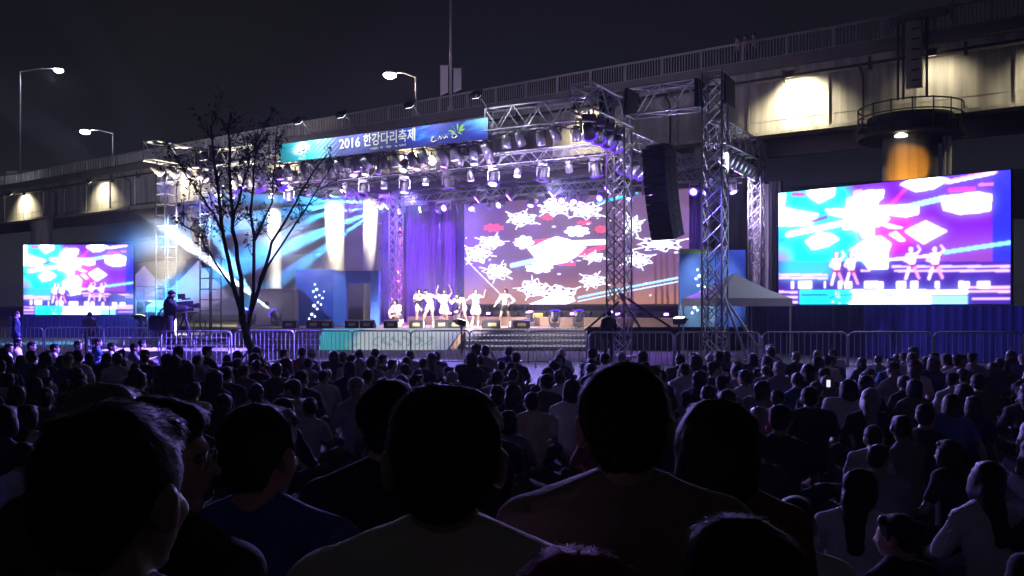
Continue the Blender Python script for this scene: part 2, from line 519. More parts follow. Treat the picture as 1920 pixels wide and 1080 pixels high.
# ------------------------------------------------------------------ trusses
def truss(name, label, p0, p1, w, h, group=None, pitch=None, r=.03, side=None, style="zig", m=None, cat="truss"):
    """box truss between two axis points; four chords and their lattice"""
    m = m or M_ALU
    p0 = Vector(p0); p1 = Vector(p1)
    d = (p1 - p0); L = d.length; d.normalize()
    if side is None:
        side = d.cross(Vector((0, 0, 1))).normalized() if abs(d.z) < .9 else SU.copy()
    side = (side - d * side.dot(d)).normalized()
    up = side.cross(d).normalized()
    t = thing(name, p0, label, cat, group)
    cs = [(-w / 2, -h / 2), (w / 2, -h / 2), (w / 2, h / 2), (-w / 2, h / 2)]
    for a, b in cs:
        MB().tube(p0 + side * a + up * b, p1 + side * a + up * b, r, n=8).build("chord", m, t, True)
    pitch = pitch or max(w, h)
    n = max(2, round(L / pitch)); st = L / n
    br = MB(); rb = r * .6
    def pt(i, k):
        a, b = cs[k % 4]
        return p0 + d * (st * i) + side * a + up * b
    for i in range(n + 1):
        for k in range(4):
            if style == "ladder" or i in (0, n):
                br.tube(pt(i, k), pt(i, k + 1), rb, n=4)
            if i < n and style == "x":
                br.tube(pt(i, k), pt(i + 1, k + 1), rb, n=4); br.tube(pt(i + 1, k), pt(i, k + 1), rb, n=4)
            if i < n and style == "zig":
                if (i + k) % 2: br.tube(pt(i, k), pt(i + 1, k + 1), rb, n=4)
                else: br.tube(pt(i + 1, k), pt(i, k + 1), rb, n=4)
    tag(br.build("lattice", m, t), kind="stuff")
    if L > 4 and abs(d.z) < .5:
        for q in range(3):
            sd = side * random.uniform(-w / 2, w / 2); pts = []
            nn_ = max(8, int(L * 3)); pr = random.uniform(1.2, 2.2)
            for i in range(nn_ + 1):
                x = L * i / nn_
                pts.append(p0 + d * x + sd + up * (-h / 2 - .02 - .22 * abs(math.sin(math.pi * x / pr + q))))
            MB().path(pts, .016, 5).build("cable", M_BLACK, t)
    return t

TW = .68
def tower(t, s, ztop, label, w=TW, style="x", foot=True, z0=0.0, group="truss towers", pitch=None):
    o = truss("truss_tower", label, S(t, s, z0 + .06), S(t, s, ztop), w, w, group, pitch=pitch or w * .95, style=style, r=.034, cat="truss tower")
    MB().box(S(t, s, z0 + .03), (w + .5, w + .5, .06), (SU, SV, Vector((0, 0, 1)))).build("base_plate", M_STEEL, o)
    return o
fr = tower(0, 0, 9.75, "tall truss tower at the stage's right front corner, beside the hanging loudspeakers")
t2 = tower(3.5, 0, 9.5, "truss tower standing left of the black hanging loudspeakers, in front of the main screen")
tl2 = tower(24.85, 0, 9.4, "ladder braced truss tower just left of the bare tree", style="ladder", pitch=.52)
tl = tower(28.1, 0, 8.5, "leftmost truss tower with ladder bracing", style="ladder", pitch=.52)
br_ = tower(0.15, 6.2, 8.3, "rear right truss tower behind the white tent", w=.5)
bl_ = tower(18.6, 6.5, 7.9, "magenta lit truss tower between the portal and the main screen", w=.5, z0=.9)
# raking braces and feet of the right front tower
for a, b in ((S(0, 0, 3.0), W(1402, 676, 28.3)), (S(0, 0, 2.6), S(-1.3, 1.6, 0.05))):
    MB().tube(a, b, .045, n=8).build("raking_brace", M_STEEL, fr, True)
    MB().box(b, (.35, .35, .06)).build("brace_foot", M_STEEL, fr)
for a, b in ((S(3.5, 0, 2.3), S(2.2, -1.0, .93)), (S(3.5, 0, 2.3), S(1.5, .5, .93)), (S(3.5, 0, 2.0), S(4.6, -.6, .93))):
    MB().tube(a, b, .04, n=8).build("raking_brace", M_BLACK, t2, True)
# head blocks
for tt, ob in ((0, fr), (3.5, t2), (24.85, tl2)):
    hb = MB()
    for q in (-.5, .5):
        hb.box(S(tt + q, 0, 9.05), (.08, 1.1, .95), (SU, SV, Vector((0, 0, 1))))
    hb.build("sleeve_block", M_BLACK, ob)

Zc = 9.08
truss("roof_truss", "deep front roof truss between the two right towers", S(.45, 0, Zc), S(3.1, 0, Zc), .7, .95, "roof trusses", pitch=.6, r=.035)
truss("roof_truss", "front roof truss between the right tower and the lettered banner", S(3.9, 0, Zc), S(9.0, 0, Zc), .6, .85, "roof trusses", pitch=.6, r=.035)
truss("roof_truss", "front roof truss carrying the lettered banner", S(9.1, .1, 8.75), S(20.4, .1, 8.75), .5, .75, "roof trusses", pitch=.6)
truss("roof_truss", "front roof truss behind the tree top at left", S(20.5, 0, 8.95), S(24.5, 0, 8.95), .5, .75, "roof trusses", pitch=.6)
truss("roof_truss", "outrigger truss reaching forward above the main screen's right tower", S(3.5, .35, 8.72), S(3.5, -3.2, 8.72), .8, .85, "outrigger trusses", pitch=.75, r=.036)
truss("roof_truss", "warm lit outrigger truss reaching forward at far left", S(24.9, -3.4, 8.85), S(24.9, -.4, 8.85), .75, .85, "outrigger trusses", pitch=.7, r=.04)
truss("roof_truss", "truss joining the two leftmost towers", S(25.3, 0, 8.3), S(28.4, 0, 8.3), .5, .5, "roof trusses", pitch=.5)
truss("roof_truss", "sloping side truss from the right front tower back to the rear tower", S(.1, .4, 7.85), S(.15, 6.6, 8.0), .6, .8, "roof trusses", pitch=.5)
truss("roof_truss", "second side truss above the hanging loudspeakers", S(3.5, .5, 7.9), S(3.5, 6.8, 7.9), .5, .6, "roof trusses", pitch=.5)
truss("roof_truss", "warm lit middle roof truss crossing above the main screen", S(3.8, 3.0, 8.12), S(24.6, 3.0, 8.12), .5, .5, "roof trusses", pitch=.5)
truss("roof_truss", "purple lit rear roof truss along the top of the main screen", S(.5, 7.0, 8.05), S(22, 7.0, 8.05), .5, .5, "roof trusses", pitch=.5)
truss("roof_truss", "lower rear lighting truss carrying the purple moving lights", S(1.0, 7.6, 7.45), S(21, 7.6, 7.45), .4, .4, "roof trusses", pitch=.4)
truss("roof_truss", "left side truss from the front towers to the back", S(24.85, .4, 8.0), S(22.3, 6.8, 8.0), .5, .5, "roof trusses", pitch=.5)
truss("roof_truss", "cross truss from front to back above the portal", S(14.0, .5, 8.1), S(14.0, 6.6, 8.1), .4, .45, "roof trusses", pitch=.5)
# black roof cloth strips between the trusses
for k, (s0, z, lab) in enumerate(((4.4, 8.0, "dark roof cloth strip behind the middle truss"), (6.2, 7.75, "dark roof cloth strip in front of the rear truss"))):
    t = thing("roof_cloth", S(14, s0, z), lab, "cloth", "roof cloth strips")
    n = 30; v = []; f = []
    for i in range(n + 1):
        for j, (ds, dz) in enumerate(((-.5, .18), (0, -.06 - .05 * math.sin(i * 1.7)), (.5, .2))):
            v.append(S(4 + 17 * i / n, s0 + ds, z + dz))
    for i in range(n):
        for j in range(2):
            a = i * 3 + j; f.append((a, a + 1, a + 4, a + 3))
    MB().add(v, f).build("cloth_sheet", M_BLKCLOTH, t, True)

# ------------------------------------------------------------------ the lettered banner
def flat_grid(name, p00, ex, ez, nx, nz, fn, m, parent, thick=None):
    """grid sheet from lower left p00, spanned by ex (right) and ez (up); fn(U,V)->rgb with V=0 at the top"""
    U, V = np.meshgrid(np.linspace(0, 1, nx + 1), np.linspace(0, 1, nz + 1))
    col = fn(U, 1 - V)
    o = Vector(ORG[parent.name])
    p = np.array(p00 - o)[None, None, :] + U[..., None] * np.array(ex)[None, None, :] + V[..., None] * np.array(ez)[None, None, :]
    v = p.reshape(-1, 3)
    idx = np.arange((nx + 1) * (nz + 1)).reshape(nz + 1, nx + 1)
    f = np.stack([idx[:-1, :-1], idx[:-1, 1:], idx[1:, 1:], idx[1:, :-1]], -1).reshape(-1, 4)
    me = bpy.data.meshes.new(name)
    me.from_pydata(v.tolist(), [], f.tolist())
    a = me.color_attributes.new("print", 'FLOAT_COLOR', 'POINT')
    c4 = np.concatenate([col.reshape(-1, 3), np.ones((len(v), 1))], 1)
    a.data.foreach_set("color", c4.astype(np.float32).ravel())
    return link(name, me, m, parent)
def lin(c):
    c = np.asarray(c, float) / 255.0
    return np.where(c <= .04045, c / 12.92, ((c + .055) / 1.055) ** 2.4)
def ss(e0, e1, x):
    t = np.clip((x - e0) / (e1 - e0), 0, 1); return t * t * (3 - 2 * t)
def fbm(x, y, seed=0):
    r = np.random.RandomState(seed); out = 0
    for k in range(7):
        fx, fy = r.uniform(-1, 1, 2) * 2 ** (k * .6); ph = r.uniform(0, 6.28)
        out = out + np.sin(x * fx * 6 + y * fy * 6 + ph + 1.5 * np.sin(y * fy * 3 + x * 2 + ph)) / (1 + .5 * k)
    return out / 4
def mixc(a, b, t):
    return a * (1 - t[..., None]) + b * t[..., None]

ta, tb = t_at(915, -.3), t_at(525, -.3)
bz0, bz1 = 8.33, 9.16
p00 = S(tb, -.3, bz0); ex = S(ta, -.3, bz0) - p00; ez = Vector((0, 0, bz1 - bz0))
banner = thing("stage_banner", p00, "long blue festival banner with white Korean lettering on the front roof truss", "banner")
def banner_fn(U, V):
    n = fbm(U * 9, V * 2, 3)
    c = np.ones(U.shape + (3,)) * lin((70, 80, 150))
    c = mixc(c, lin((40, 60, 175)), ss(.5, .66, U + .05 * n))
    c = mixc(c, lin((60, 140, 225)), ss(.0, .8, n) * ss(.6, .7, U) * .9)
    c = mixc(c, lin((110, 190, 240)), ss(.88, .97, U + .04 * n) * ss(.9, .1, V) * .8)
    c = mixc(c, lin((45, 35, 130)), ss(.55, 1.0, V + .1 * n) * ss(.3, .5, U) * .7)
    c = mixc(c, lin((60, 200, 215)), ss(.3, .16, U + .04 * n))
    c = mixc(c, lin((235, 252, 250)), ss(.55, .1, np.abs(U - .11) * 6 + np.abs(V - .45) * 1.0 - .35 * n))
    leaf = ss(.55, .75, fbm(U * 40, V * 7, 8)) * ss(.28, .2, U)
    c = mixc(c, lin((20, 110, 130)), leaf * .8)
    ray = ss(.6, .9, np.sin((U * 26 + V * 2.6) * 9)) * ss(.16, .2, U) * ss(.33, .26, U)
    return mixc(c, lin((150, 235, 235)), ray * .7)
flat_grid("cloth", p00, ex, ez, 260, 24, banner_fn, vmat("banner_print", 0, .6), banner)
exn = ex.normalized(); nb = -SV
MB().box(p00 + ex * .5 + ez * .5 + SV * .03, (ex.length, .04, ez.z), (exn, SV, Vector((0, 0, 1)))).build("backing_board", M_BLACK, banner)
def bpt(px, zf, off=.012):
    t = t_at(px, -.3)
    return S(t, -.3 - off, bz0 + (bz1 - bz0) * zf)
def text_mesh(body, size, offset):
    cu = bpy.data.curves.new("lettering", 'FONT'); cu.body = body; cu.size = size; cu.offset = offset; cu.extrude = .004; cu.resolution_u = 3
    o = bpy.data.objects.new("lettering", cu); C.objects.link(o)
    dg = bpy.context.evaluated_depsgraph_get()
    me = bpy.data.meshes.new_from_object(o.evaluated_get(dg))
    bpy.data.objects.remove(o)
    return me
M_LETTER = mat("letter_white", (.85, .85, .8), .6)
def place_text(body, px0, px1, zf0, zf1, name, off=.008, mm=None):
    me = text_mesh(body, 1.0, off)
    co = np.array([v.co[:] for v in me.vertices])
    lo, hi = co.min(0), co.max(0)
    A = bpt(px0, zf0); X = bpt(px1, zf0) - A; Zv = Vector((0, 0, (bz1 - bz0) * (zf1 - zf0)))
    o = Vector(ORG[banner.name])
    for v in me.vertices:
        u = (v.co.x - lo[0]) / (hi[0] - lo[0]); w = (v.co.y - lo[1]) / (hi[1] - lo[1])
        v.co = A + X * u + Zv * w + (-SV) * (v.co.z + .01) - o
    return link(name, me, mm or M_LETTER, banner)
place_text("2016", 637, 676, .34, .86, "year_lettering", .018)
place_text("한강다리축제", 682, 779, .32, 1.0 - .04, "festival_lettering", .014)
sp = MB()
for a, b in ((695, 709), (714, 717), (724, 734), (741, 744), (749, 760)):
    x = a
    while x < b:
        hgt = random.uniform(.05, .11)
        sp.box((bpt(x, .17) + bpt(x + 1.6, .17)) / 2 + Vector((0, 0, random.uniform(-.01, .02))), (.05, .01, hgt), (exn, SV, Vector((0, 0, 1))))
        x += 2.6
sp.build("small_print", mat("letter_lilac", (.6, .6, .75), .6), banner)
lg = MB()
def stroke(mb, pts, r):
    mb.path([bpt(x, z, .014) for x, z in pts], r, 5)
stroke(lg, [(815, .42), (811, .38), (809, .2), (814, .14), (819, .22)], .035)
stroke(lg, [(822, .22), (825, .4), (827, .22), (831, .4), (833, .22), (837, .38), (840, .26)], .026)
stroke(lg, [(847, .3), (852, .22), (857, .32), (853, .44), (848, .36)], .03)
lg.build("emblem_script", M_LETTER, banner)
le = MB()
for (x0, z0, x1, z1) in ((855, .55, 840, .6), (855, .58, 846, .92), (858, .6, 859, 1.0 - .04), (860, .58, 872, .86), (860, .54, 873, .6), (858, .5, 868, .36), (854, .52, 845, .44)):
    le.prism([bpt(x0, z0 - .04, .012), bpt((x0 + x1) / 2 + 1.6, (z0 + z1) / 2 - .06, .012), bpt(x1, z1, .012), bpt((x0 + x1) / 2 - 1.6, (z0 + z1) / 2 + .06, .012)], -SV * .008)
le.build("emblem_leaves", mat("emblem_green", (.35, .75, .15), .6), banner)
for px, lab in ((560, "far left (added fill)"), (640, "left half"), (768, "middle"), (893, "right end")):  # the far left lamp is added to brighten that end
    tt = t_at(px, -1.3)
    fo = floodlight(S(tt, -1.3, 9.75), S(tt, -.3, 8.7), 420 if px == 560 else 190, "small black floodlight on an arm above the %s of the lettered banner" % lab, col=(.92, .95, 1),
               angle=150, lens=emat("cool_lens", (.9, .95, 1), 5), group="floodlights above the banner", sz=(.34, .16, .24))
    MB().tube(S(tt, .1, 9.12), S(tt, -1.3, 9.95), .02).build("lamp_arm", M_BLACK, fo)
tt = t_at(560, -1.0)

# ------------------------------------------------------------------ LED screens
def poly(X, Y, pts):
    ins = np.zeros(X.shape, bool); n = len(pts)
    for i in range(n):
        x0, y0 = pts[i]; x1, y1 = pts[(i + 1) % n]
        c = ((y0 > Y) != (y1 > Y)) & (X < (x1 - x0) * (Y - y0) / (y1 - y0 + 1e-9) + x0)
        ins ^= c
    return ins
def seg(X, Y, a, b, w):
    ax_, ay_ = a; bx_, by_ = b; dx, dy = bx_ - ax_, by_ - ay_
    t = np.clip(((X - ax_) * dx + (Y - ay_) * dy) / (dx * dx + dy * dy), 0, 1)
    return np.hypot(X - ax_ - t * dx, Y - ay_ - t * dy) < w / 2
def put(c, m, col, k=1.0):
    c[m] = lin(col) * k
def crystal(c, X, Y, x, y, rx, ry, seed, core=.5, open_=False):
    r = np.random.RandomState(seed)
    dx, dy = (X - x) / rx, (Y - y) / ry
    rad = np.hypot(dx, dy); th = np.arctan2(dy, dx)
    n = r.randint(5, 8); ph = r.uniform(0, 6.28)
    sec = 2 * math.pi / n; edge = .72 + .3 * (math.cos(sec / 2) / np.cos((th + ph) % sec - sec / 2) - math.cos(sec / 2)) / (1 - math.cos(sec / 2)) + .04 * np.sin(9 * th + ph * 2)
    spokes = (np.sin((9 if not open_ else 7) * th + 3 * rad + ph) < (.35 if not open_ else -.2)) | (rad < edge * .62)
    white = (rad < core * (.9 + .12 * np.sin(6 * th + ph))) | ((rad < edge) & spokes & (rad < edge * .97)) | ((rad > edge * .9) & (rad < edge))
    put(c, white, (252, 250, 255), 1.25)
    ring = (rad > edge * .62) & (rad < edge * .88)
    put(c, ring & ~spokes, (70, 55, 150) if seed % 3 else (85, 55, 120), .55)
    for k in range(4):
        a = ph + k * 1.6 + r.uniform(-.3, .3)
        put(c, seg(X, Y, (x + .8 * rx * math.cos(a), y + .8 * ry * math.sin(a)), (x + 1.28 * rx * math.cos(a), y + 1.28 * ry * math.sin(a)), 7), (250, 245, 255), 1.6)
def led_soft(c, s1=.8, s2=6, halo=.22):
    def blur(a, s):
        n = int(3 * s) + 1; k = np.exp(-.5 * (np.arange(-n, n + 1) / s) ** 2); k /= k.sum()
        for ax_ in (0, 1):
            pad = [(0, 0)] * 3; pad[ax_] = (n, n)
            b = np.pad(a, pad, mode='edge'); o_ = np.zeros_like(a)
            for i_, w_ in enumerate(k):
                o_ += w_ * (b[i_:i_ + a.shape[0]] if ax_ == 0 else b[:, i_:i_ + a.shape[1]])
            a = o_
        return a
    return blur(c, s1) + halo * blur(c, s2) * np.array((.45, .5, 1.5))  # blue bloom round bright shapes is painted into the display colours
def main_feed(U, V):
    X = 45 + U * 1745
    top = 170 - 110 * U
    Y = top + V * (957 - top)
    n = fbm(X / 500, Y / 400, 5)
    c = np.ones(X.shape + (3,)) * lin((112, 80, 145))
    c = mixc(c, lin((88, 55, 180)), ss(.2, .9, n) * .7)
    c = mixc(c, lin((120, 88, 110)), ss(300, 600, X + 80 * n) * .7)
    c = mixc(c, lin((140, 100, 225)), ss(330, 60, X + 60 * n) * .75)  # violet of the purple beams painted into the picture's left side
    c = mixc(c, lin((178, 122, 100)), ss(640, 960, Y + 50 * n))
    c = c * .72
    for x in (1395, 1560, 1602, 1640, 1690):
        put(c, (np.abs(X - x - (Y - 600) * .02) < 9) & (Y > 560), (95, 55, 50))
    for a, b, w in (((960, 580), (1190, 510), 34), ((640, 465), (770, 450), 22), ((850, 640), (970, 640), 26)):
        put(c, seg(X, Y, a, b, w), (240, 60, 110), 1.3)
    put(c, seg(X, Y, (1000, 905), (1720, 752), 16), (150, 215, 250), 1.3)
    put(c, seg(X, Y, (1000, 935), (1720, 782), 9), (190, 225, 250), 1.3)
    put(c, seg(X, Y, (1150, 165), (1430, 90), 22), (60, 190, 235), 1.3)
    put(c, seg(X, Y, (470, 652), (690, 605), 40), (170, 205, 250), 1.2)
    put(c, seg(X, Y, (50, 585), (370, 875), 8), (235, 230, 255), 1.2)
    put(c, seg(X, Y, (900, 480), (1190, 470), 44), (250, 245, 255), 1.6)
    for i, (x, y, rx, ry) in enumerate(((550, 285, 140, 66), (820, 190, 150, 82), (1060, 222, 130, 76), (290, 470, 125, 62), (175, 560, 130, 80), (345, 700, 130, 72),
                         (640, 830, 125, 80), (1110, 775, 110, 62), (1440, 612, 115, 66), (1400, 340, 80, 84))):
        crystal(c, X, Y, x, y, rx, ry, 11 + i)
    crystal(c, X, Y, 1595, 490, 170, 62, 40, .45, True)
    crystal(c, X, Y, 1120, 590, 90, 45, 45)
    crystal(c, X, Y, 850, 880, 165, 82, 41, .55)
    put(c, poly(X, Y, [(600, 960), (760, 905), (980, 930), (900, 960)]), (252, 250, 255), 2.0)
    for x, y, rx, ry in ((990, 385, 95, 42), (570, 470, 78, 52), (690, 672, 110, 40)):
        dx, dy = (X - x) / rx, (Y - y) / ry
        put(c, np.hypot(dx, dy) < .75 + .3 * np.abs(np.sin(3.5 * np.arctan2(dy, dx) + x)), (252, 248, 255), 2.2)
    for x, y, rx, ry in ((315, 355, 90, 34), (760, 275, 55, 22), (1045, 318, 60, 18), (1170, 370, 50, 30)):
        dx, dy = (X - x) / rx, (Y - y) / ry
        put(c, np.hypot(dx, dy) < .6 + .45 * np.abs(np.sin(4 * np.arctan2(dy, dx) + y)), (235, 70, 110), 1.2)
    put(c, poly(X, Y, [(600, 520), (760, 450), (830, 425), (930, 450), (1060, 510), (1000, 570), (920, 625), (760, 655), (690, 630)]), (254, 252, 255), 3.0)
    r = np.random.RandomState(4)
    for k in range(34):
        x, y = r.uniform(60, 1760), r.uniform(140, 900)
        put(c, np.hypot((X - x) / r.uniform(6, 18), (Y - y) / r.uniform(4, 9)) < 1, (230, 215, 255), 1.2)
    return led_soft(c, .4, 5, .1)
def side_feed(U, V):
    X = 70 + U * 1630
    top = 235 - 175 * U
    Y = top + V * (1005 - top)
    n = fbm(X / 420, Y / 300, 9)
    c = np.ones(X.shape + (3,)) * lin((20, 225, 235))
    c = mixc(c, lin((60, 110, 215)), ss(.25, .9, n) * .7)
    c = mixc(c, lin((120, 30, 205)), ss(640, 760, X + 60 * n - (Y - 400) * .3))
    c = mixc(c, lin((225, 30, 190)), ss(260, 40, np.hypot((X - 930) * .8, Y - 480) + 60 * n))
    c = mixc(c, lin((140, 60, 165)), ss(420, 620, Y) * ss(1100, 1300, X))
    put(c, X > 1592, (45, 45, 215))
    c = mixc(c, lin((60, 60, 225)), ss(330, 60, Y) * ss(1050, 1250, X) * .8)
    c = mixc(c, lin((170, 120, 205)), ss(560, 720, Y) * ss(230, 90, X))
    WH = (254, 252, 255)
    put(c, poly(X, Y, [(70, 235), (135, 238), (115, 330), (210, 350), (400, 375), (350, 455), (70, 462)]), WH, 2.6)
    put(c, poly(X, Y, [(300, 215), (350, 198), (530, 190), (520, 245), (402, 300), (318, 255)]), WH, 2.4)
    dx, dy = (X - 742) / 165, (Y - 385) / 150
    put(c, np.hypot(dx, dy) < .88 + .16 * np.sin(5 * np.arctan2(dy, dx) + 1) + .07 * np.sin(13 * np.arctan2(dy, dx)), WH, 3.2)
    put(c, poly(X, Y, [(640, 260), (760, 205), (890, 200), (880, 260), (760, 330)]), WH, 2.6)
    put(c, poly(X, Y, [(450, 340), (620, 335), (900, 310), (1130, 300), (1125, 370), (1040, 390), (860, 370), (600, 400), (480, 375)]), WH, 2.6)
    put(c, seg(X, Y, (1080, 310), (1300, 255), 34), (140, 225, 255), 1.8)
    put(c, poly(X, Y, [(1270, 250), (1500, 215), (1590, 235), (1580, 350), (1400, 372), (1290, 340)]), WH, 2.6)
    put(c, poly(X, Y, [(1000, 160), (1080, 120), (1250, 105), (1330, 125), (1230, 190), (1110, 212)]), WH, 2.6)
    put(c, seg(X, Y, (1300, 145), (1610, 72), 24), (255, 150, 235), 1.8)
    put(c, seg(X, Y, (1320, 150), (1600, 85), 11), WH, 2.2)
    put(c, poly(X, Y, [(880, 430), (1035, 470), (930, 470), (860, 440)]), WH, 2.4)
    put(c, poly(X, Y, [(1030, 490), (1172, 418), (1312, 490), (1160, 580)]), WH, 2.6)
    put(c, poly(X, Y, [(920, 512), (970, 494), (1042, 556), (1000, 562)]), WH, 2.2)
    put(c, seg(X, Y, (150, 520), (620, 430), 36), WH, 2.2)
    put(c, poly(X, Y, [(290, 565), (400, 500), (500, 512), (560, 550), (470, 600), (350, 625)]), WH, 2.4)
    put(c, poly(X, Y, [(640, 620), (800, 530), (870, 528), (940, 580), (915, 640), (915, 755), (780, 760), (740, 700), (660, 680)]), WH, 3.0)
    for a, b, w, col in (((940, 300), (1040, 190), 24, (235, 40, 150)), ((1330, 200), (1480, 190), 26, (235, 40, 150)), ((1520, 165), (1590, 160), 22, (240, 120, 200)),
                         ((190, 240), (280, 240), 26, (190, 40, 160)), ((680, 225), (720, 215), 36, (250, 170, 210)), ((350, 425), (460, 395), 24, (110, 40, 150))):
        put(c, seg(X, Y, a, b, w), col, 1.2)
    put(c, seg(X, Y, (920, 692), (1190, 665), 14), WH, 2.0)
    put(c, seg(X, Y, (1300, 640), (1700, 572), 26), (110, 190, 255), 2.0)
    low = Y > 705 - 0 * X
    dk = np.ones(X.shape + (3,)) * lin((55, 25, 130))
    dk = mixc(dk, lin((60, 190, 220)), ss(300, 120, np.abs(X - 300)) * ss(880, 760, Y))
    keep = poly(X, Y, [(640, 620), (940, 580), (915, 755), (780, 760)])
    mlow = low & ~keep
    c[mlow] = dk[mlow]
    for y, x0, x1 in ((740, 940, 1700), (770, 960, 1700), (800, 75, 470), (822, 75, 470), (888, 1440, 1700), (916, 1280, 1700), (966, 1470, 1700), (920, 75, 228), (955, 75, 228), (990, 75, 228), (770, 720, 790)):
        put(c, (np.abs(Y - y) < 7) & (X > x0) & (X < x1), (225, 175, 250), 1.5)
    for x, s_ in ((540, 1), (650, .95), (1080, 1.05), (1235, 1.1)):
        top_ = 640 if x < 800 else 600
        lean = 8 * math.sin(x)
        put(c, np.hypot((X - x - lean) / 27, (Y - top_ - 30) / 40) < 1, (75, 25, 70), .8)
        put(c, np.hypot((X - x - lean) / 16, (Y - top_ - 20) / 20) < 1, (255, 205, 215), 1.3)
        put(c, seg(X, Y, (x + 30, top_ + 55), (x + 58, top_ + 20), 13) | seg(X, Y, (x + 58, top_ + 20), (x + 40, top_ - 8), 11), (254, 205, 220), 1.4)
        put(c, poly(X, Y, [(x - 34, top_ + 45), (x + 34, top_ + 45), (x + 20, top_ + 125), (x - 20, top_ + 125)]), (254, 225, 240), 2.0)
        put(c, seg(X, Y, (x - 30, top_ + 55), (x - 52, top_ + 95), 13) | seg(X, Y, (x - 52, top_ + 95), (x - 14, top_ + 112), 11), (254, 205, 220), 1.4)
        put(c, (np.abs(X - x) < 30) & (np.abs(Y - top_ - 140) < 18), (170, 15, 100), .8)
        put(c, seg(X, Y, (x - 18, top_ + 150), (x - 40, top_ + 225), 18), (254, 210, 230), 1.7)
        put(c, seg(X, Y, (x + 18, top_ + 150), (x + 48, top_ + 220), 17), (245, 150, 200), 1.3)
    for x0, x1 in ((175, 200), (235, 345), (440, 452), (550, 578), (600, 655), (745, 880), (975, 1040), (1075, 1120), (1235, 1262), (1385, 1455), (1500, 1580)):
        put(c, (X > x0) & (X < x1) & (Y > 845) & (Y < 893), (250, 235, 255), 2.0)
    put(c, (X > 245) & (X < 1440) & (Y > 905), (235, 250, 252), 2.4)
    m = (X > 245) & (X < 660) & (Y > 905); put(c, m & (fbm(X / 90, Y / 60, 2) > -.35 - (600 - X) / 500), (25, 225, 235), 1.2)
    put(c, (X > 1210) & (X < 1440) & (Y > 935), (130, 195, 235), 1.4)
    put(c, (np.abs(Y - 940 - 25 * np.exp(-((X % 480) / 40) ** 2)) < 6) & (X > 255) & (X < 1440), (40, 110, 140), .6)
    return led_soft(c)
M_LED = vmat("led_display", 1.5)
def led_screen(label, pL, pR, z0, z1, fn, nx, nz, skirt=None, frame_mat=None, tower_legs=True):
    """pL, pR: lower corners at photo left and right"""
    pL = Vector((pL[0], pL[1], z0)); pR = Vector((pR[0], pR[1], z0))
    e = pR - pL; en = e.normalized(); nrm = Vector((en.y, -en.x, 0))
    t = thing("led_screen", Vector(((pL + pR)[0] / 2, (pL + pR)[1] / 2, 0)), label, "video screen", "video screens")
    flat_grid("display", pL + nrm * .01, e, Vector((0, 0, z1 - z0)), nx, nz, fn, M_LED, t)
    axx = (en, nrm, Vector((0, 0, 1)))
    MB().box(pL + e / 2 - nrm * .1 + Vector((0, 0, (z1 - z0) / 2)), (e.length + .06, .2, z1 - z0 + .06), axx).build("cabinet", M_BLACK, t)
    for f in np.linspace(.06, .94, 5):
        q = pL + e * f - nrm * .55
        MB().tube(Vector((q.x, q.y, 0)), Vector((q.x, q.y, z1 - .2)), .05, n=8).build("support_post", M_STEEL, t)
        MB().tube(Vector((q.x, q.y, z0)) - nrm * 1.1 - Vector((0, 0, z0)), Vector((q.x, q.y, z1 - 1)), .035, n=6).build("back_stay", M_STEEL, t)
    return t, pL, pR, nrm, en
lm0, lm1 = t_at(868, 9.0), t_at(1292, 9.0)
a0, a1 = S(lm0, 9.0), S(lm1, 9.0)
led_screen("huge main video screen with white crystal shapes at the back of the stage", (a0.x, a0.y), (a1.x, a1.y), 1.92, 7.17, main_feed, 400, 180)
sL = (XP(1460, 33.0), 33.0); sR = (XP(1895, 27.3), 27.3)
scr, pL, pR, nrm, en = led_screen("right video screen showing dancers under white crystals in front of the bridge pier", sL, sR, 1.9, 6.2, side_feed, 300, 160)
def skirt(pa, pb_, z1, label, n=40, amp=.06):
    pa = Vector((pa[0], pa[1], 0)); pb_ = Vector((pb_[0], pb_[1], 0))
    e = pb_ - pa; nr = Vector((e.y, -e.x, 0)).normalized()
    v = []; f = []
    for i in range(n * 3 + 1):
        q = pa + e * (i / (n * 3)) + nr * (amp * math.sin(i * 2.1) + .02 * math.sin(i * 5.3))
        for z in (.02, z1 * .5, z1):
            v.append((q.x, q.y, z))
    for i in range(n * 3):
        for j in range(2):
            a = i * 3 + j; f.append((a, a + 3, a + 4, a + 1))
    o = MB().add(v, f).build("screen_skirt", M_NAVY, None, True)
    return tag(o, label, "drape", "cloth skirts under the screens")
d = en * .8
skirt((sL[0] - .9 - .2, sL[1] + .4), (sR[0] + 1.6, sR[1] - 1.6), 1.84, "dark blue cloth skirt below the right video screen")
lL = (XP(44, 50.0), 50.0); lR = (XP(250, 50.0), 50.0)
led_screen("left video screen showing dancers under white crystals", lL, lR, ZP(590, 50), ZP(459, 50), side_feed, 170, 100)
skirt((lL[0] - .6, 49.6), (lR[0] + 2.4, 49.6), 1.24, "dark blue cloth skirt below the left video screen")
# scaffold beside the left screen
truss("scaffold_tower", "white lattice scaffold between the left screen and the left towers", W(288, 640, 47) * 1.0, Vector((XP(288, 47), 47, 2.9)), 1.5, 1.0, None, pitch=.55, style="zig", side=Vector((1, 0, 0)), cat="scaffold")

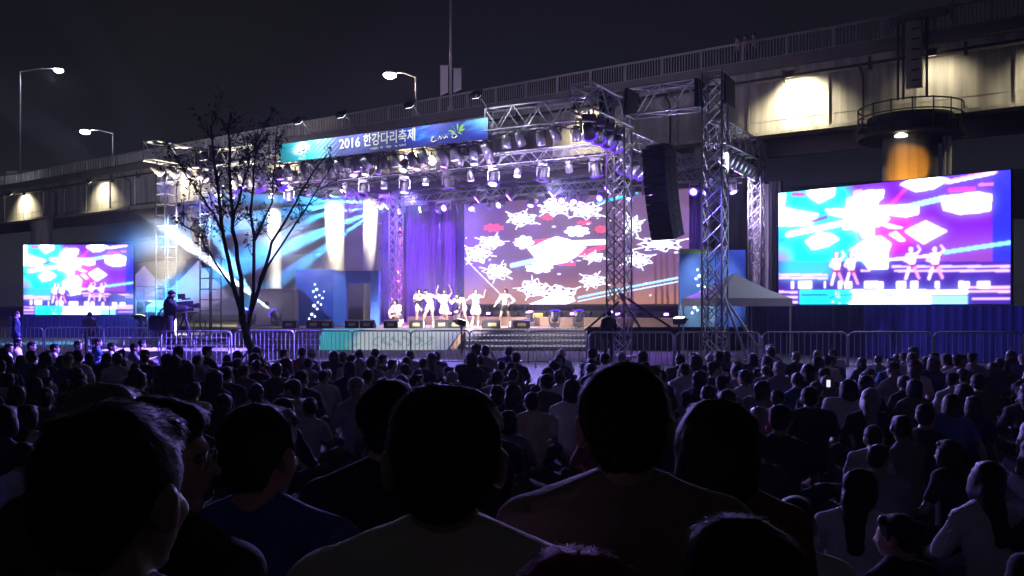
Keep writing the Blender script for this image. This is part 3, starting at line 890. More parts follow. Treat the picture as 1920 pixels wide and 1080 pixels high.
# ------------------------------------------------------------------ stage deck
YF = 36.0
X_L, X_C0, X_C1, X_R = XP(438, YF), XP(612, YF), XP(872, YF), XP(1097, YF)
X_W = XP(1500, 35.0)
stage = thing("stage", (0, 40, 0), "low concert stage with brown deck and lit steps", "stage")
MB().prism([(X_L, YF, .02), (X_R, YF, .02), (X_R, 35.0, .02), (X_W, 35.0, .02), (12.5, 45.5, .02), (-6, 54.5, .02), (-15.5, 49, .02)], (0, 0, .87)).build("deck", M_DECK, stage)
MB().prism([S(2.5, 6.4, .895), S(17.8, 6.4, .895), S(17.8, 8.7, .895), S(2.5, 8.7, .895)], (0, 0, .4)).build("riser", M_DECK, stage)
MB().prism([S(2.3, 8.2, 1.3), S(18.2, 8.2, 1.3), S(18.2, 8.8, 1.3), S(2.3, 8.8, 1.3)], (0, 0, .3)).build("riser", M_BLACK, stage)
MB().box((( X_R + X_W) / 2, 34.97, .5), (X_W - X_R, .05, .94)).build("front_drape", M_BLKCLOTH, stage)
M_STEP = mat("step_aluminium", (.34, .33, .38), .5, .2, nscale=5, namt=.2)
M_STRIP = emat("step_lights", (.9, .85, 1), .75)
for (xa, xb) in ((X_L, X_C0 - .05), (X_C1 + .05, X_R)):
    for k in range(4):
        zt = .88 - .21 * k
        y0 = YF - .3 * (k + 1)
        MB().box(((xa + xb) / 2, y0 + .15 - .002 * k, zt - .105 + .0), (xb - xa, .3, .2)).build("step", M_STEP, stage)
        st = MB(); x = xa + .1
        while x < xb - .1:
            st.box((x, y0 - .012, zt - .05), (.08, .02, .04)); x += .17
        if xa > X_L: tag(st.build("step_light_row", M_STRIP, stage), kind="stuff")
# LED fascia in the middle of the stage front
fa = thing("led_fascia", ((X_C0 + X_C1) / 2, YF - .9, 0), "bright white and cyan display panel on the stage front", "display panel")
def fascia_fn(U, V):
    n = fbm(U * 8, V * 3, 21)
    c = np.ones(U.shape + (3,)) * lin((225, 240, 250)) * 1.0
    c = mixc(c, lin((60, 200, 205)), ss(.34, .2, U + .08 * n))
    c = mixc(c, lin((130, 150, 200)), ss(.55, .8, n) * .6)
    letters = (np.abs(np.sin(U * 46 + 2 * np.sin(V * 7 + U * 9))) > .84) & (U > .4) & (U < .86) & (V > .35) & (V < .85)
    put(c, letters, (165, 185, 205))
    return mixc(c, lin((175, 180, 235)), ss(.8, 1, U) * .8)
xb0, xb1 = XP(590, 35.0), XP(838, 35.0)
zt_ = .9
pts = [Vector((xb0, 34.95, .03)), Vector((xb1, 34.95, .03)), Vector((X_C1 - .05, 35.6, zt_)), Vector((X_C0 - .05, 35.6, zt_))]
n_, k_ = 90, 20
vv = []; U, V = np.meshgrid(np.linspace(0, 1, n_ + 1), np.linspace(0, 1, k_ + 1))
for j in range(k_ + 1):
    for i in range(n_ + 1):
        u, w = i / n_, j / k_
        p = pts[0].lerp(pts[1], u).lerp(pts[3].lerp(pts[2], u), w)
        vv.append(p)
mbf = MB(); mbf.v = [tuple(p) for p in vv]
mbf.f = [(j * (n_ + 1) + i, j * (n_ + 1) + i + 1, (j + 1) * (n_ + 1) + i + 1, (j + 1) * (n_ + 1) + i) for j in range(k_) for i in range(n_)]
me = bpy.data.meshes.new("display")
me.from_pydata([tuple(Vector(p) - Vector(ORG[fa.name])) for p in mbf.v], [], mbf.f)
a = me.color_attributes.new("print", 'FLOAT_COLOR', 'POINT')
a.data.foreach_set("color", np.concatenate([fascia_fn(U, 1 - V).reshape(-1, 3), np.ones(((n_ + 1) * (k_ + 1), 1))], 1).astype(np.float32).ravel())
link("display", me, vmat("fascia_display", .5), fa)
MB().prism([pts[0] + Vector((0, .05, 0)), pts[1] + Vector((0, .05, 0)), pts[2] + Vector((0, .05, 0)), pts[3] + Vector((0, .05, 0))], (0, .25, 0)).build("backing", M_BLACK, fa)

# ------------------------------------------------------------------ painted set pieces
M_SETB = mat("set_blue", (.03, .09, .42), .6, nscale=1.5, namt=.25)
M_SETL = mat("set_light_blue", (.07, .2, .6), .6, nscale=1.5, namt=.2)
M_SETG = mat("set_green", (.25, .6, .1), .6)
M_DOT = emat("set_dot_glow", (.8, .9, 1), 3)
def dots(parent, base, ex_, ez_, nrm_):
    db = MB(); r = random.Random(3)
    for (u, w, rr) in ((.35, .12, .05), (.42, .2, .07), (.5, .16, .05), (.56, .3, .06), (.48, .36, .08), (.58, .42, .05), (.66, .38, .05), (.52, .52, .06), (.62, .55, .05), (.7, .5, .05), (.46, .62, .06), (.55, .66, .07), (.5, .75, .05), (.74, .62, .04)):
        c = base + ex_ * u + ez_ * w
        db.lathe([(rr * .3, 0), (rr, .01), (rr * .3, .02)], c, 8, nrm_)
    tag(db.build("dot_pattern", M_DOT, parent), kind="stuff")
YA = 41.5
pz = ZP(508, YA)
q0, q1, q2 = XP(556, YA), XP(627, YA), XP(712, YA)
sp1 = thing("set_portal", ((q0 + q2) / 2, YA, .9), "blue set portal with an open doorway at stage left", "stage set")
MB().box(((q0 + q1) / 2, YA, (pz + .9) / 2), (q1 - q0, .2, pz - .9)).build("panel", M_SETB, sp1)
MB().box((q1 + .32, YA - .06, (pz + .9) / 2), (.62, .5, pz - .9)).build("jamb", M_SETL, sp1)
MB().box((q2 - .2, YA - .06, (pz + .9) / 2), (.4, .5, pz - .9)).build("jamb", M_SETL, sp1)
MB().box(((q1 + q2) / 2 + .12, YA - .06, pz - .3), (q2 - q1 - 1.04, .46, .6)).build("lintel", M_SETB, sp1)
MB().box(((q0 + q1) / 2, YA + .02, pz + .03), (q1 - q0, .26, .06)).build("top_trim", M_SETL, sp1)
dots(sp1, Vector((q0, YA - .12, .9)), Vector((q1 - q0, 0, 0)), Vector((0, 0, pz - .9)), Vector((0, -1, 0)))
YA2 = 35.9
pz2 = ZP(474, YA2)
q0, q1, q2 = XP(1273, YA2), XP(1340, YA2), XP(1396, YA2)
sp2 = thing("painted_scenery", ((q0 + q2) / 2, YA2, .9), "blue set panel with green top edge behind the right front tower", "stage set")
MB().box(((q0 + q1) / 2, YA2, (pz2 + .9) / 2 + .5), (q1 - q0, .2, pz2 - .9 - 1.0)).build("panel", M_SETL, sp2)
MB().box(((q0 + q1) / 2, YA2 - .02, 1.42), (q1 - q0, .2, .98)).build("lower_panel", mat("set_sky_blue", (.25, .5, .8), .6), sp2)
MB().box(((q1 + q2) / 2, YA2 - .05, (pz2 + .9) / 2 + .06), (q2 - q1 - .01, .3, pz2 - .9 + .1)).build("side_panel", M_SETB, sp2)
MB().box(((q0 + q1) / 2, YA2 + .02, pz2 + .06), (q1 - q0, .26, .18)).build("top_trim", M_SETG, sp2)
dots(sp2, Vector((q0, YA2 - .12, 1.2)), Vector((q1 - q0, 0, 0)), Vector((0, 0, pz2 - 1.2)), Vector((0, -1, 0)))
# purple scenic drapes left of the screen
M_DRP = mat("violet_drape", (.22, .1, .42), .85, nscale=1, namt=.2, bump=.3, bscale=6)
M_DRB = mat("indigo_drape", (.06, .03, .2), .85, nscale=1, namt=.2, bump=.3, bscale=6)
def drape(px0, px1, s, z0, z1, m, label):
    a, b = S(t_at(px0, s), s), S(t_at(px1, s), s)
    e = b - a; n = max(16, int(e.length * 22)); v = []; f = []
    for i in range(n + 1):
        q = a + e * (i / n) + SV * (.05 * math.sin(i * 1.3) + .03 * math.sin(i * .47))
        v += [(q.x, q.y, z0), (q.x, q.y, z1)]
    for i in range(n):
        f.append((2 * i, 2 * i + 2, 2 * i + 3, 2 * i + 1))
    return tag(MB().add(v, f).build("stage_drape", m, None, True), label, "drape", "drapes at the back of the stage")
drape(716, 756, 8.8, .9, 7.0, M_DRB, "dark indigo drape right of the blue portal")
drape(757, 816, 9.1, .9, 7.6, M_DRP, "violet drape behind the magenta truss tower")
drape(817, 829, 8.9, .9, 7.4, M_DRB, "narrow dark drape strip left of the main screen")
drape(830, 855, 9.1, .9, 7.6, M_DRP, "violet drape strip between two dark strips beside the main screen")
drape(856, 869, 8.9, .9, 7.6, M_DRB, "narrow dark drape strip touching the main screen's left edge")
drape(1294, 1318, 9.0, .9, 7.4, M_DRB, "dark drape right of the main screen")
M_GREY = mat("grey_flat", (.3, .27, .3), .8, nscale=1, namt=.2)
drape(1408, 1442, 9.6, .9, 7.2, M_GREY, "grey drape beside the rear right truss tower")
for a, b, lab in ((1441, 1468, "black masking drape left of the right video screen"),):
    drape(a, b, 7.5, .1, 7.0, M_BLKCLOTH, lab)

# ------------------------------------------------------------------ hanging loudspeakers
M_ARR = mat("array_black", (.005, .005, .006), .7)
def line_array(label, top, facing, n, w, h, dep, curve, name_group):
    t = thing("line_array", top, label, "loudspeaker", name_group)
    f = Vector(facing).normalized(); sx = f.cross(Vector((0, 0, 1))).normalized()
    p = Vector(top); ang = R(-2)
    MB().box(p + Vector((0, 0, .08)), (w * .8, dep * .8, .08), (sx, f, Vector((0, 0, 1)))).build("flying_frame", M_BLACK, t)
    for sgn in (-1, 1):
        MB().tube(p + sx * sgn * .3 + Vector((0, 0, .1)), p + Vector((0, 0, 1.0)), .018).build("hoist_chain", M_STEEL, t)
    for i in range(n):
        d = Matrix.Rotation(ang, 3, sx) @ Vector((0, 0, -1)); fr_ = Matrix.Rotation(ang, 3, sx) @ f
        c = p + d * (h / 2)
        b = MB().box(c, (w, dep, h * .97), (sx, fr_, -d)).build("cabinet", M_ARR, t)
        MB().box(c + fr_ * (dep / 2 + .012), (w * .98, .02, h * .92), (sx, fr_, -d)).build("grille", mat("speaker_grille", (.006, .006, .007), .8, bump=.3, bscale=200), b)
        for sgn in (-1, 1):
            MB().box(c + sx * sgn * (w / 2 + .012), (.02, .12, .1), (sx, fr_, -d)).build("rigging_plate", M_BLACK, b)
        p = p + d * h
        ang -= curve
    return t
ptop = S(1.62, -.9, 0); ptop = Vector((XP(1236, ptop.y), ptop.y, ZP(279, ptop.y)))
line_array("tall black hanging loudspeaker column in front of the main screen's right edge", ptop, (-.72, -.7, 0), 10, .92, .305, .66, R(1.7), "hanging loudspeakers")
pt2 = Vector((XP(366, 41.5), 41.5, ZP(388, 41.5)))
line_array("violet lit hanging loudspeaker column between the two left towers", pt2, (-.8, -.6, 0), 9, .62, .33, .5, R(3.0), "hanging loudspeakers")

# ------------------------------------------------------------------ stage lights
LENS = {"purple": emat("lens_purple", (.45, .16, 1), 14), "blue": emat("lens_blue", (.3, .25, 1), 14), "white": emat("lens_white", (.8, .75, 1), 9),
        "teal": emat("lens_teal", (.55, .95, 1), 40), "pink": emat("lens_pink", (1, .3, .9), 14), "warm": emat("lens_warm", (1, .9, .72), 6), "off": mat("lens_dark", (.04, .04, .05), .1)}
HALO = emat("halo_violet", (.14, .03, 1), 1.6)
M_CAN = mat("can_grey", (.26, .26, .3), .35, .5)
M_CHR = mat("can_chrome", (.7, .7, .74), .28, .75)
def moving_head():
    t = thing("moving_head_light", (0, 0, 0), "x", "stage light")
    MB().box((0, 0, -.1), (.36, .3, .14)).build("base", M_CAN, t)
    y = MB()
    for sgn in (-1, 1):
        y.box((sgn * .2, 0, -.33), (.05, .12, .36))
    y.box((0, 0, -.185), (.44, .14, .03))
    y.build("yoke", M_CAN, t)
    h = link("head", MB().lathe([(.07, .2), (.13, .16), (.155, .02), (.14, -.1), (.17, -.2), (.17, -.24)], (0, 0, 0), 14).mesh("head"), M_CAN, t, True, (0, 0, -.42))
    link("lens", MB().lathe([(.15, -.245), (.14, -.265), (.06, -.275)], (0, 0, 0), 14).mesh("lens"), LENS["purple"], h, True)
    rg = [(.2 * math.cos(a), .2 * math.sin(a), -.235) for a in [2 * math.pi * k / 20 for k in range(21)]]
    link("halo_ring", MB().path(rg, .022, 6).mesh("halo_ring"), HALO, h, True)  # glowing ring added to imitate the violet halo round the lens
    link("clamp", MB().tube((0, 0, -.03), (0, 0, .1), .03).mesh("clamp"), M_BLACK, t)
    return t
def par_can():
    t = thing("par_can", (0, 0, 0), "x", "stage light")
    link("yoke", MB().path([(-.15, 0, -.22), (-.15, 0, -.02), (.15, 0, -.02), (.15, 0, -.22)], .014).mesh("yoke"), M_BLACK, t)
    h = link("can", MB().lathe([(.05, .2), (.11, .17), (.13, 0), (.13, -.22)], (0, 0, 0), 14).mesh("can"), M_CHR, t, True, (0, 0, -.22))
    link("lens", MB().lathe([(.12, -.2), (.11, -.226), (.03, -.235)], (0, 0, 0), 14).mesh("lens"), LENS["warm"], h, True)
    link("clamp", MB().tube((0, 0, -.02), (0, 0, .12), .025).mesh("clamp"), M_BLACK, t)
    return t
def kid(o, nm):
    return [c for c in o.children if c.name.startswith(nm)][0]
MH = freeze(moving_head()); PC = freeze(par_can())
used = {"MH": False, "PC": False}
def hang(kind, loc, aim, lens, label, group, scale=1.0, floor=False):
    proto = MH if kind == "MH" else PC
    if not used[kind]:
        o = proto; used[kind] = True
    else:
        o = copy_tree(proto)
    o["label"] = label; o["group"] = group
    o.location = loc
    o.scale = (scale,) * 3
    hd = kid(o, "head" if kind == "MH" else "can")
    d = (Vector(aim) - Vector(loc)).normalized()
    if floor:
        o.rotation_euler = (math.pi, 0, 0)
        d = Vector((d.x, -d.y, -d.z))
    hd.rotation_euler = d.to_track_quat('-Z', 'Y').to_euler()
    ln = kid(hd, "lens")
    ln.material_slots[0].link = 'OBJECT'; ln.material_slots[0].material = LENS[lens]
    return o
rl = random.Random(5)
PUR = (.3, .08, 1.0); BLU = (.2, .16, 1.0); TEAL = (.3, .85, 1.0)
# rear lower truss: purple movers with beams
rear = [(757, "purple"), (800, "teal"), (829, "purple"), (842, "pink"), (886, "blue"), (925, "purple"), (944, "blue"), (1000, "purple"), (1018, "blue"), (1058, "purple"), (1078, "blue"), (1098, "pink"), (1132, "purple"), (1186, "blue"), (1215, "purple"), (1304, "blue"), (1330, "purple"), (1374, "blue")]
for i, (px, colr) in enumerate(rear):
    t = t_at(px, 7.6)
    loc = S(t, 7.4, 7.25)
    aim = S(t + rl.uniform(-5, 5), (-9, 4, 6.5)[i % 3], rl.uniform(-2, 3)) if px != 800 else S(t + 6, 2, 5.5)
    hang("MH", loc, aim, colr, "%s moving light, %s from left on the rear lighting truss" % ("teal" if colr == "teal" else "pink" if colr == "pink" else "purple", nth(i + 1)), "moving lights on the rear truss", .95)
    if px in (757, 829, 925, 1058, 1186):
        spot("moving_light_beam", loc + Vector((0, 0, -1.0)), S(18.6, 6.6, 2.0) if px == 757 else S(t + (1.2 if px == 925 else .15), 7.4, 1.3), {757: 32000, 925: 40000}.get(px, 20000), (.85, .12, .9) if px == 757 else PUR, 13, .35, .05)
    if px in (842, 1018, 1304):
        spot("moving_light_wash", loc + Vector((0, 0, -.9)), S(t, 3.5, .9), 4000, PUR, 60, .8, .1)
# upper rear truss
for i, px in enumerate((735, 722, 630, 580, 545, 905, 965, 1045, 1150, 1240)):
    t = t_at(px, 7.0)
    tl_ = px < 740
    loc = S(t, 6.9, 7.72) if t < 21.8 else S(21.8, 6.9, 7.72)
    hang("MH", loc, S(t + 5, 4, 3), "teal" if tl_ else "purple", ("teal" if tl_ else "purple") + " moving light on the upper rear truss, " + ["above the portal's right side", "above the portal doorway", "in front of the wide lit column", "left of the wide lit column", "at the truss's left end", "above the main screen's left end", "above the main screen's crystals", "above the main screen's middle", "left of the second right tower", "behind the hanging loudspeakers"][i], "moving lights on the upper rear truss", 1.2)
# teal beams raking across the left of the stage
tb_ = [(735, 382, 520, 470), (735, 382, 490, 372), (735, 382, 500, 420), (720, 386, 560, 500), (630, 376, 480, 410), (630, 376, 500, 340), (580, 372, 470, 470), (800, 342, 560, 310)]
for i, (px, py, qx, qy) in enumerate(tb_):
    t = t_at(px, 6.9); p = S(min(t, 21.6), 6.8, 0); p.z = ZP(py, p.y)
    qd = W(qx, qy, p.y - 1.0 + 1.5 * (i % 2))
    spot("teal_beam", p + (qd - p).normalized() * .75, qd, (380000, 300000, 280000, 200000, 180000, 160000, 170000, 160000)[i], (.06, .45, 1.0), (9, 7, 5, 8, 12, 9, 10, 6)[i], .15, .04)
# middle truss
for i in range(17):
    t = 4.6 + i * 1.2
    c_ = ("white", "warm", "purple", "off")[i % 4]
    hang("MH" if i % 2 else "PC", S(t, 3.0, 7.86), S(t + rl.uniform(-.5, .5), 3 + rl.uniform(-3, 3), 1), c_, "stage light, %s from right on the middle roof truss" % nth(i + 1), "stage lights on the middle truss", 1.2)
# front truss under the banner: rows of warm cans
for i in range(26):
    t = 4.6 + i * .76
    c_ = ("warm", "off", "warm", "purple", "white", "off")[i % 6]
    hang("PC", S(t, .05 + .25 * (i % 2), 8.3 if t > 9 else 8.6), S(t, rl.uniform(1, 6), rl.uniform(0, 5)), c_, "par can, %s from right along the front roof truss" % nth(i + 1), "par cans on the front truss", 1.35)
for i in range(22):
    t = 9.4 + i * .7
    hang("PC", S(t, .62, 8.12), S(t + rl.uniform(-2, 2), rl.uniform(-4, 5), 1), ("purple", "white", "off", "purple", "warm")[i % 5], "par can, %s from right in the inner row behind the banner truss" % nth(i + 1), "par cans behind the banner truss", 1.25)
for i in range(9):
    s = 1.0 + i * .62
    hang("PC", S(.1, s, 7.4), S(3, s, 3), ("off", "purple", "warm")[i % 3], "par can, %s from the front on the right side truss" % nth(i + 1), "par cans on the side truss", 1.2)
for i in range(7):
    hang("MH", S(3.5, -2.6 + i * .8, 8.25 if i < 4 else 7.55), S(6 + i, 6, 1), ("warm", "off", "purple")[i % 3], "moving light, %s from the front under the outrigger truss" % nth(i + 1), "moving lights under the right outrigger", 1.25)
for i in range(6):
    hang("PC", S(24.9 - .1 * i, -3.0 + i * .75, 8.35 if i < 4 else 7.7), S(20, 4, 1), ("warm", "white", "purple")[i % 3], "par can, %s from the front under the left outrigger truss" % nth(i + 1), "par cans under the left outrigger", 1.4)
for i in range(8):
    t = 20.8 + i * .5
    hang("MH", S(t, .6 + .5 * (i % 3), 8.25), S(t, 6, 1), ("purple", "pink", "white")[i % 3], "moving light, %s from right behind the tree top" % nth(i + 1), "moving lights behind the tree", 1.2)
# working light thrown by those rows
for t, s, z, tt, s2, z2, pw, colr, an in ((12, .3, 8.2, 12, 5.0, 1.3, 15000, (1, .88, .92), 44), (7, .3, 8.4, 8.5, 5.0, 1.3, 11000, (1, .84, .8), 44), (17, .3, 8.2, 16, 5.0, 1.3, 12000, (.85, .7, 1), 44),
                                     (19.5, 3.0, 7.6, 19, 9, 4.0, 5000, (.3, .08, 1), 80), (15.5, 3.0, 7.6, 15.5, 9.5, 4, 4500, (.32, .08, 1), 60)):
    spot("stage_wash", S(t, s, z), S(tt, s2, z2), pw, colr, an, .7, .12)
for t in (6, 10, 14, 18, 22):
    spot("can_wash", S(t, .9, 7.9), S(t + .5, 3.2, 8.15), 900, (.78, .6, 1), 120, .8, .1)
# uplights from the stage floor on the roof steel
for px, label in ((1040, "moving floor light on the stage edge, left one of the pair"), (1085, "moving floor light on the stage edge, right one of the pair")):
    hang("MH", Vector((XP(px, 36.6), 36.6, .9)), (XP(px, 36.6), 38, 6), "white", label, "floor lights at the stage edge", 1.1, floor=True)
for t, s in ((6.5, 6.1), (10.5, 6.1), (14.5, 6.1), (18.0, 5.6), (22.0, 4.5)):  # stage-back lamps added to tint the roof steel violet
    k = {6.5: 1, 10.5: 2, 14.5: 3, 18.0: 4, 22.0: 5}[t]
    hang("MH", S(t, s, .9), S(t, s - 2, 8), "purple", "added floor light pointing up at the roof, %s from right at the stage back" % nth(k), "added floor lights at the stage back", 1.0, floor=True)
    spot("uplight", S(t, s, 1.55), S(t, s - 3.0, 8.3), 14000, (.34, .15, 1.0), 92, .7, .1)
# floor lamps added to brighten the near trusses and towers
for t, s, z, a, pw, colr in ((1.8, 1.6, 1.4, S(1.9, .2, 8.9), 3000, (.66, .55, 1)), (25.5, -3.4, 1.4, S(25.5, -1, 8.8), 20000, (1, .88, .6)), (9.5, -1.2, 1.3, S(8, .5, 8.8), 3500, (.6, .45, 1))):
    p = S(t, s, z)
    floodlight(p, a, pw, {1.8: "added floor lamp behind the hanging loudspeakers", 25.5: "added floor lamp at the foot of the left towers", 9.5: "added floor lamp in the pit in front of the stage"}[t], col=colr, angle=60, lens=emat("fill_lens", (1, .9, .8), 4), blend=.7)
    MB_ = MB().tube((p.x, p.y, 0), (p.x, p.y, z - .1), .04)
    tag(MB_.build("lamp_stand", M_BLACK), {1.8: "short stand under the added lamp below the hanging loudspeakers", 25.5: "short stand under the left towers' floodlight", 9.5: "short stand under the added pit lamp"}[t], "stand", "stands under the added lamps")
# white beam from the stage floor at left, up into the dark
p = Vector((XP(518, 40), 40, ZP(604, 40) + .15)); q = W(330, 440, 41.2)
hang("MH", Vector((p.x, p.y, .9)), q, "white", "floor moving light throwing the white beam up to the left", "floor lights at stage left", 1.1, floor=True)
spot("white_beam", p + Vector((0, 0, .2)) + (q - p).normalized() * .5, q, 700000, (.75, .8, 1.0), 6, .3, .03)
q2 = W(395, 430, 40.6)
spot("white_beam", p + Vector((-.5, 0, .2)) + (q2 - p).normalized() * .5, q2, 260000, (.2, .55, 1.0), 8, .3, .03)
p = Vector((XP(470, 40), 40, .9))
hang("MH", p, W(400, 300, 41), "white", "floor moving light beside the equipment cabin", "floor lights at stage left", 1.1, floor=True)
# movers that sweep over the audience
aud = ((S(23.0, -.9, 7.3), (-14, 26, 0), 110000, (.16, .1, 1.0), 26), (S(17, 5.6, 7.2), (-3, 14, 0), 19000, (.3, .24, 1), 36), (S(9, 5.6, 7.2), (2.5, 13, 0), 19000, (.36, .3, 1), 36), (S(2.2, 5.6, 7.2), (8.5, 17, 0), 22000, (.3, .24, 1), 36))
spot("tent_wash", S(26.4, -.3, 7.4), (-18, 47, 1.2), 1800, (.6, .5, 1), 60, .8, .1)  # washes added without fixtures, to brighten tents and left background
spot("tent_wash", S(26.0, .8, 7.4), (-26, 62, 6), 6000, (.5, .45, 1), 60, .8, .1)
spot("key_light", S(3.5, -2.9, 7.5), S(12.5, 2.4, 1.7), 30000, (1, .9, .95), 24, .6, .1)
spot("key_light", S(24.2, -2.6, 7.5), S(13, 2.2, 1.7), 30000, (.92, .88, 1), 24, .6, .1)
for p, q, pw, lab in ((Vector((11.3, 35.2, .5)), B(6, 0, 14.5), 6500, "added hidden floodlight behind the right video screen pointing up at the bridge"), (S(11, 11.2, .5), B(26, 0, 15), 7500, "added hidden floodlight behind the main screen pointing up at the bridge"),
                    (Vector((-20.5, 53, .5)), B(68, 0, 14), 15000, "added hidden floodlight behind the left video screen pointing up at the bridge")):
    fo = floodlight(p, q, pw, lab, col=(.84, .8, 1), angle=125, lens=MAT["fill_lens"], blend=.8, group="added floodlights under the bridge")  # unseen lamps added to brighten the bridge face
    MB().tube((p.x, p.y, 0), (p.x, p.y, .42), .04).build("stand", M_BLACK, fo)
spot("side_wash", S(1.6, 4.6, 7.2), S(-.6, 9.5, 4.2), 2200, (.62, .5, .9), 75, .8, .1)  # side washes added without fixtures, lifting the drapes and set pieces
spot("side_wash", S(24.0, -2.4, 7.3), W(632, 560, 41.5), 9000, (.42, .55, 1), 18, .7, .1)
spot("side_wash", S(-.7, -.6, 7.4), W(1330, 548, 35.9), 6500, (.85, .9, 1), 22, .7, .1)
spot("blue_sweep", S(3.5, -2.6, 7.3), (-13, 24, .5), 130000, (.2, .12, 1), 36, .7, .08)
spot("blue_sweep", S(3.3, -3.3, 7.3), (12.6, 26.5, .9), 4500, (.18, .14, 1), 44, .7, .08)  # added light that turns the right screen's skirt blue
spot("blue_sweep", S(25.6, -3.6, 7.3), (-25, 49.4, .7), 7000, (.2, .16, 1), 40, .7, .08)  # added light that turns the left screen's skirt blue
spot("blue_sweep", S(24.6, -3.3, 7.3), (7, 14, 0), 45000, (.34, .26, 1), 40, .7, .08)
for a, b, pw, colr, an in aud:
    spot("blue_sweep", a, b, pw, colr, an, .6, .08)

# ------------------------------------------------------------------ things on the stage
def wedge(label, x, y, rz, m=None, w=.62):
    t = thing("stage_monitor", (0, 0, 0), label, "stage monitor", "wedge monitors along the stage edge")
    MB().prism([(-w / 2, -.25, 0), (-w / 2, .28, 0), (-w / 2, .24, .12), (-w / 2, -.02, .36), (-w / 2, -.25, .3)], (w, 0, 0)).build("cabinet", M_BLACK, t)
    a = Vector((0, .24, .12)); b = Vector((0, -.02, .36)); nn = Vector((0, .24, .26)).normalized()
    MB().box((a + b) / 2 + nn * .008, (w * .92, .02, .3), (Vector((1, 0, 0)), nn, (b - a).normalized())).build("grille", m or MAT["speaker_grille"], t)
    MB().box((0, -.262, .16), (w * .5, .02, .14)).build("back_plate", mat("wedge_back", (.5, .42, .2), .6), t)
    t.location = (x, y, .892); t.rotation_euler = (0, 0, rz); ORG[t.name] = (x, y, .892)
    return t
for i, px in enumerate((545, 588, 612, 660, 690, 733, 780, 827, 857, 921, 976)):
    wedge("black wedge monitor on the stage edge, %s from left" % nth(i + 1), XP(px, 36.35), 36.35, rl.uniform(-.25, .25), w=.72 if px > 840 else .58)
t = thing("drum_case", (XP(1006, 40.5), 40.5, .89), "gold coloured round-ended case standing behind the solo dancer", "case")
MB().lathe([(.27, -.3), (.3, -.27), (.3, .27), (.27, .3)], (XP(1006, 40.5), 40.5, 1.2), 20, Vector((1, 0, 0))).build("shell", mat("gold_paint", (.6, .42, .1), .35, .4), t, True)
MB().box((XP(1006, 40.5), 40.5, .915), (.5, .4, .05)).build("foot", M_BLACK, t)
# a row of small floor blinders under the main screen
for i in range(16):
    tt = 4.6 + i * .78
    o = thing("blinder_light", S(tt, 8.45, 1.3), "small blinder light, %s from right below the main screen" % nth(i + 1), "stage light", "blinder lights below the main screen")
    MB().box(S(tt, 8.1, 1.45), (.3, .16, .2), (SU, SV, Vector((0, 0, 1)))).build("housing", M_BLACK, o)
    MB().box(S(tt, 8.01, 1.46), (.2, .02, .1), (SU, SV, Vector((0, 0, 1)))).build("lens", LENS["purple"] if i % 3 == 0 else LENS["off"], o)
    MB().tube(S(tt, 8.1, 1.3), S(tt, 8.1, 1.37), .03).build("foot", M_BLACK, o)
# equipment cabin at stage left
cx_, cyy = XP(518, 41), 41.5
cab = thing("equipment_cabin", (cx_, cyy, .89), "pale grey equipment cabin at the left of the blue portal", "cabin")
MB().box((cx_, cyy, 1.75), (1.95, 1.6, 1.68)).build("body", mat("cabin_grey", (.45, .43, .46), .6, nscale=2, namt=.12), cab)
MB().box((cx_, cyy, 2.63), (2.08, 1.72, .08)).build("roof_edge", mat("cabin_trim", (.5, .3, .3), .6), cab)
MB().box((cx_ + .93, cyy - .81, 1.75), (.1, .05, 1.6)).build("corner_post", mat("cabin_trim", (.5, .3, .3)), cab)
MB().lathe([(.1, 0), (.1, .03)], (cx_ - .35, cyy - .8, 1.95), 14, Vector((0, -1, 0))).build("vent", M_BLACK, cab)

# ------------------------------------------------------------------ tents
def tent(label, x, y, w, ze, zp, wd=None, m=None, rz=0, z0=0):
    t = thing("canopy_tent", (0, 0, 0), label, "tent", "white canopy tents")
    h = w / 2; m = m or M_TENT
    nseg = 6; v = []; f = []
    top = Vector((0, 0, zp))
    ring = []
    for i in range(4 * nseg):
        k, u = divmod(i, nseg); u /= nseg
        cs = [(-h, -h), (h, -h), (h, h), (-h, h)]
        a, b = Vector((*cs[k], ze)), Vector((*cs[(k + 1) % 4], ze))
        ring.append(a.lerp(b, u))
    levels = (0, .35, .7, 1)
    for L in levels:
        for p in ring:
            q = p.lerp(top, L); q.z -= .12 * math.sin(L * math.pi) * (zp - ze) * .6
            v.append(q)
    n = len(ring)
    for li in range(3):
        for i in range(n):
            f.append((li * n + i, li * n + (i + 1) % n, (li + 1) * n + (i + 1) % n, (li + 1) * n + i))
    MB().add(v, f).build("canopy", m, t)
    v2 = [p + Vector((0, 0, .004)) for p in ring] + [p * 1.012 + Vector((0, 0, -.28 - p.z * .012)) for p in ring]
    MB().add(v2, [(i, (i + 1) % n, n + (i + 1) % n, n + i) for i in range(n)]).build("valance", m, t)
    for sx in (-1, 1):
        for sy in (-1, 1):
            MB().box((sx * (h - .05), sy * (h - .05), ze / 2), (.05, .05, ze)).build("leg", M_STEEL, t)
    t.location = (x, y, z0); t.rotation_euler = (0, 0, rz)
    return t
tent("white canopy tent beside the right front truss tower", XP(1378, 31.6), 31.6, 2.95, ZP(565, 31.6) + .1, ZP(512, 31.6), rz=R(12))
tent("white canopy tent close to the left video screen", XP(270, 52), 52, 3.6, ZP(556, 52), ZP(498, 52), rz=R(20))
tent("larger canopy tent behind the camera operator", XP(372, 47), 47, 4.6, ZP(575, 47), ZP(488, 47), rz=R(14))
tent("canopy tent with pink lit eaves left of the tree", XP(425, 44.5), 44.5, 2.8, ZP(590, 44.5), ZP(556, 44.5), rz=R(8))

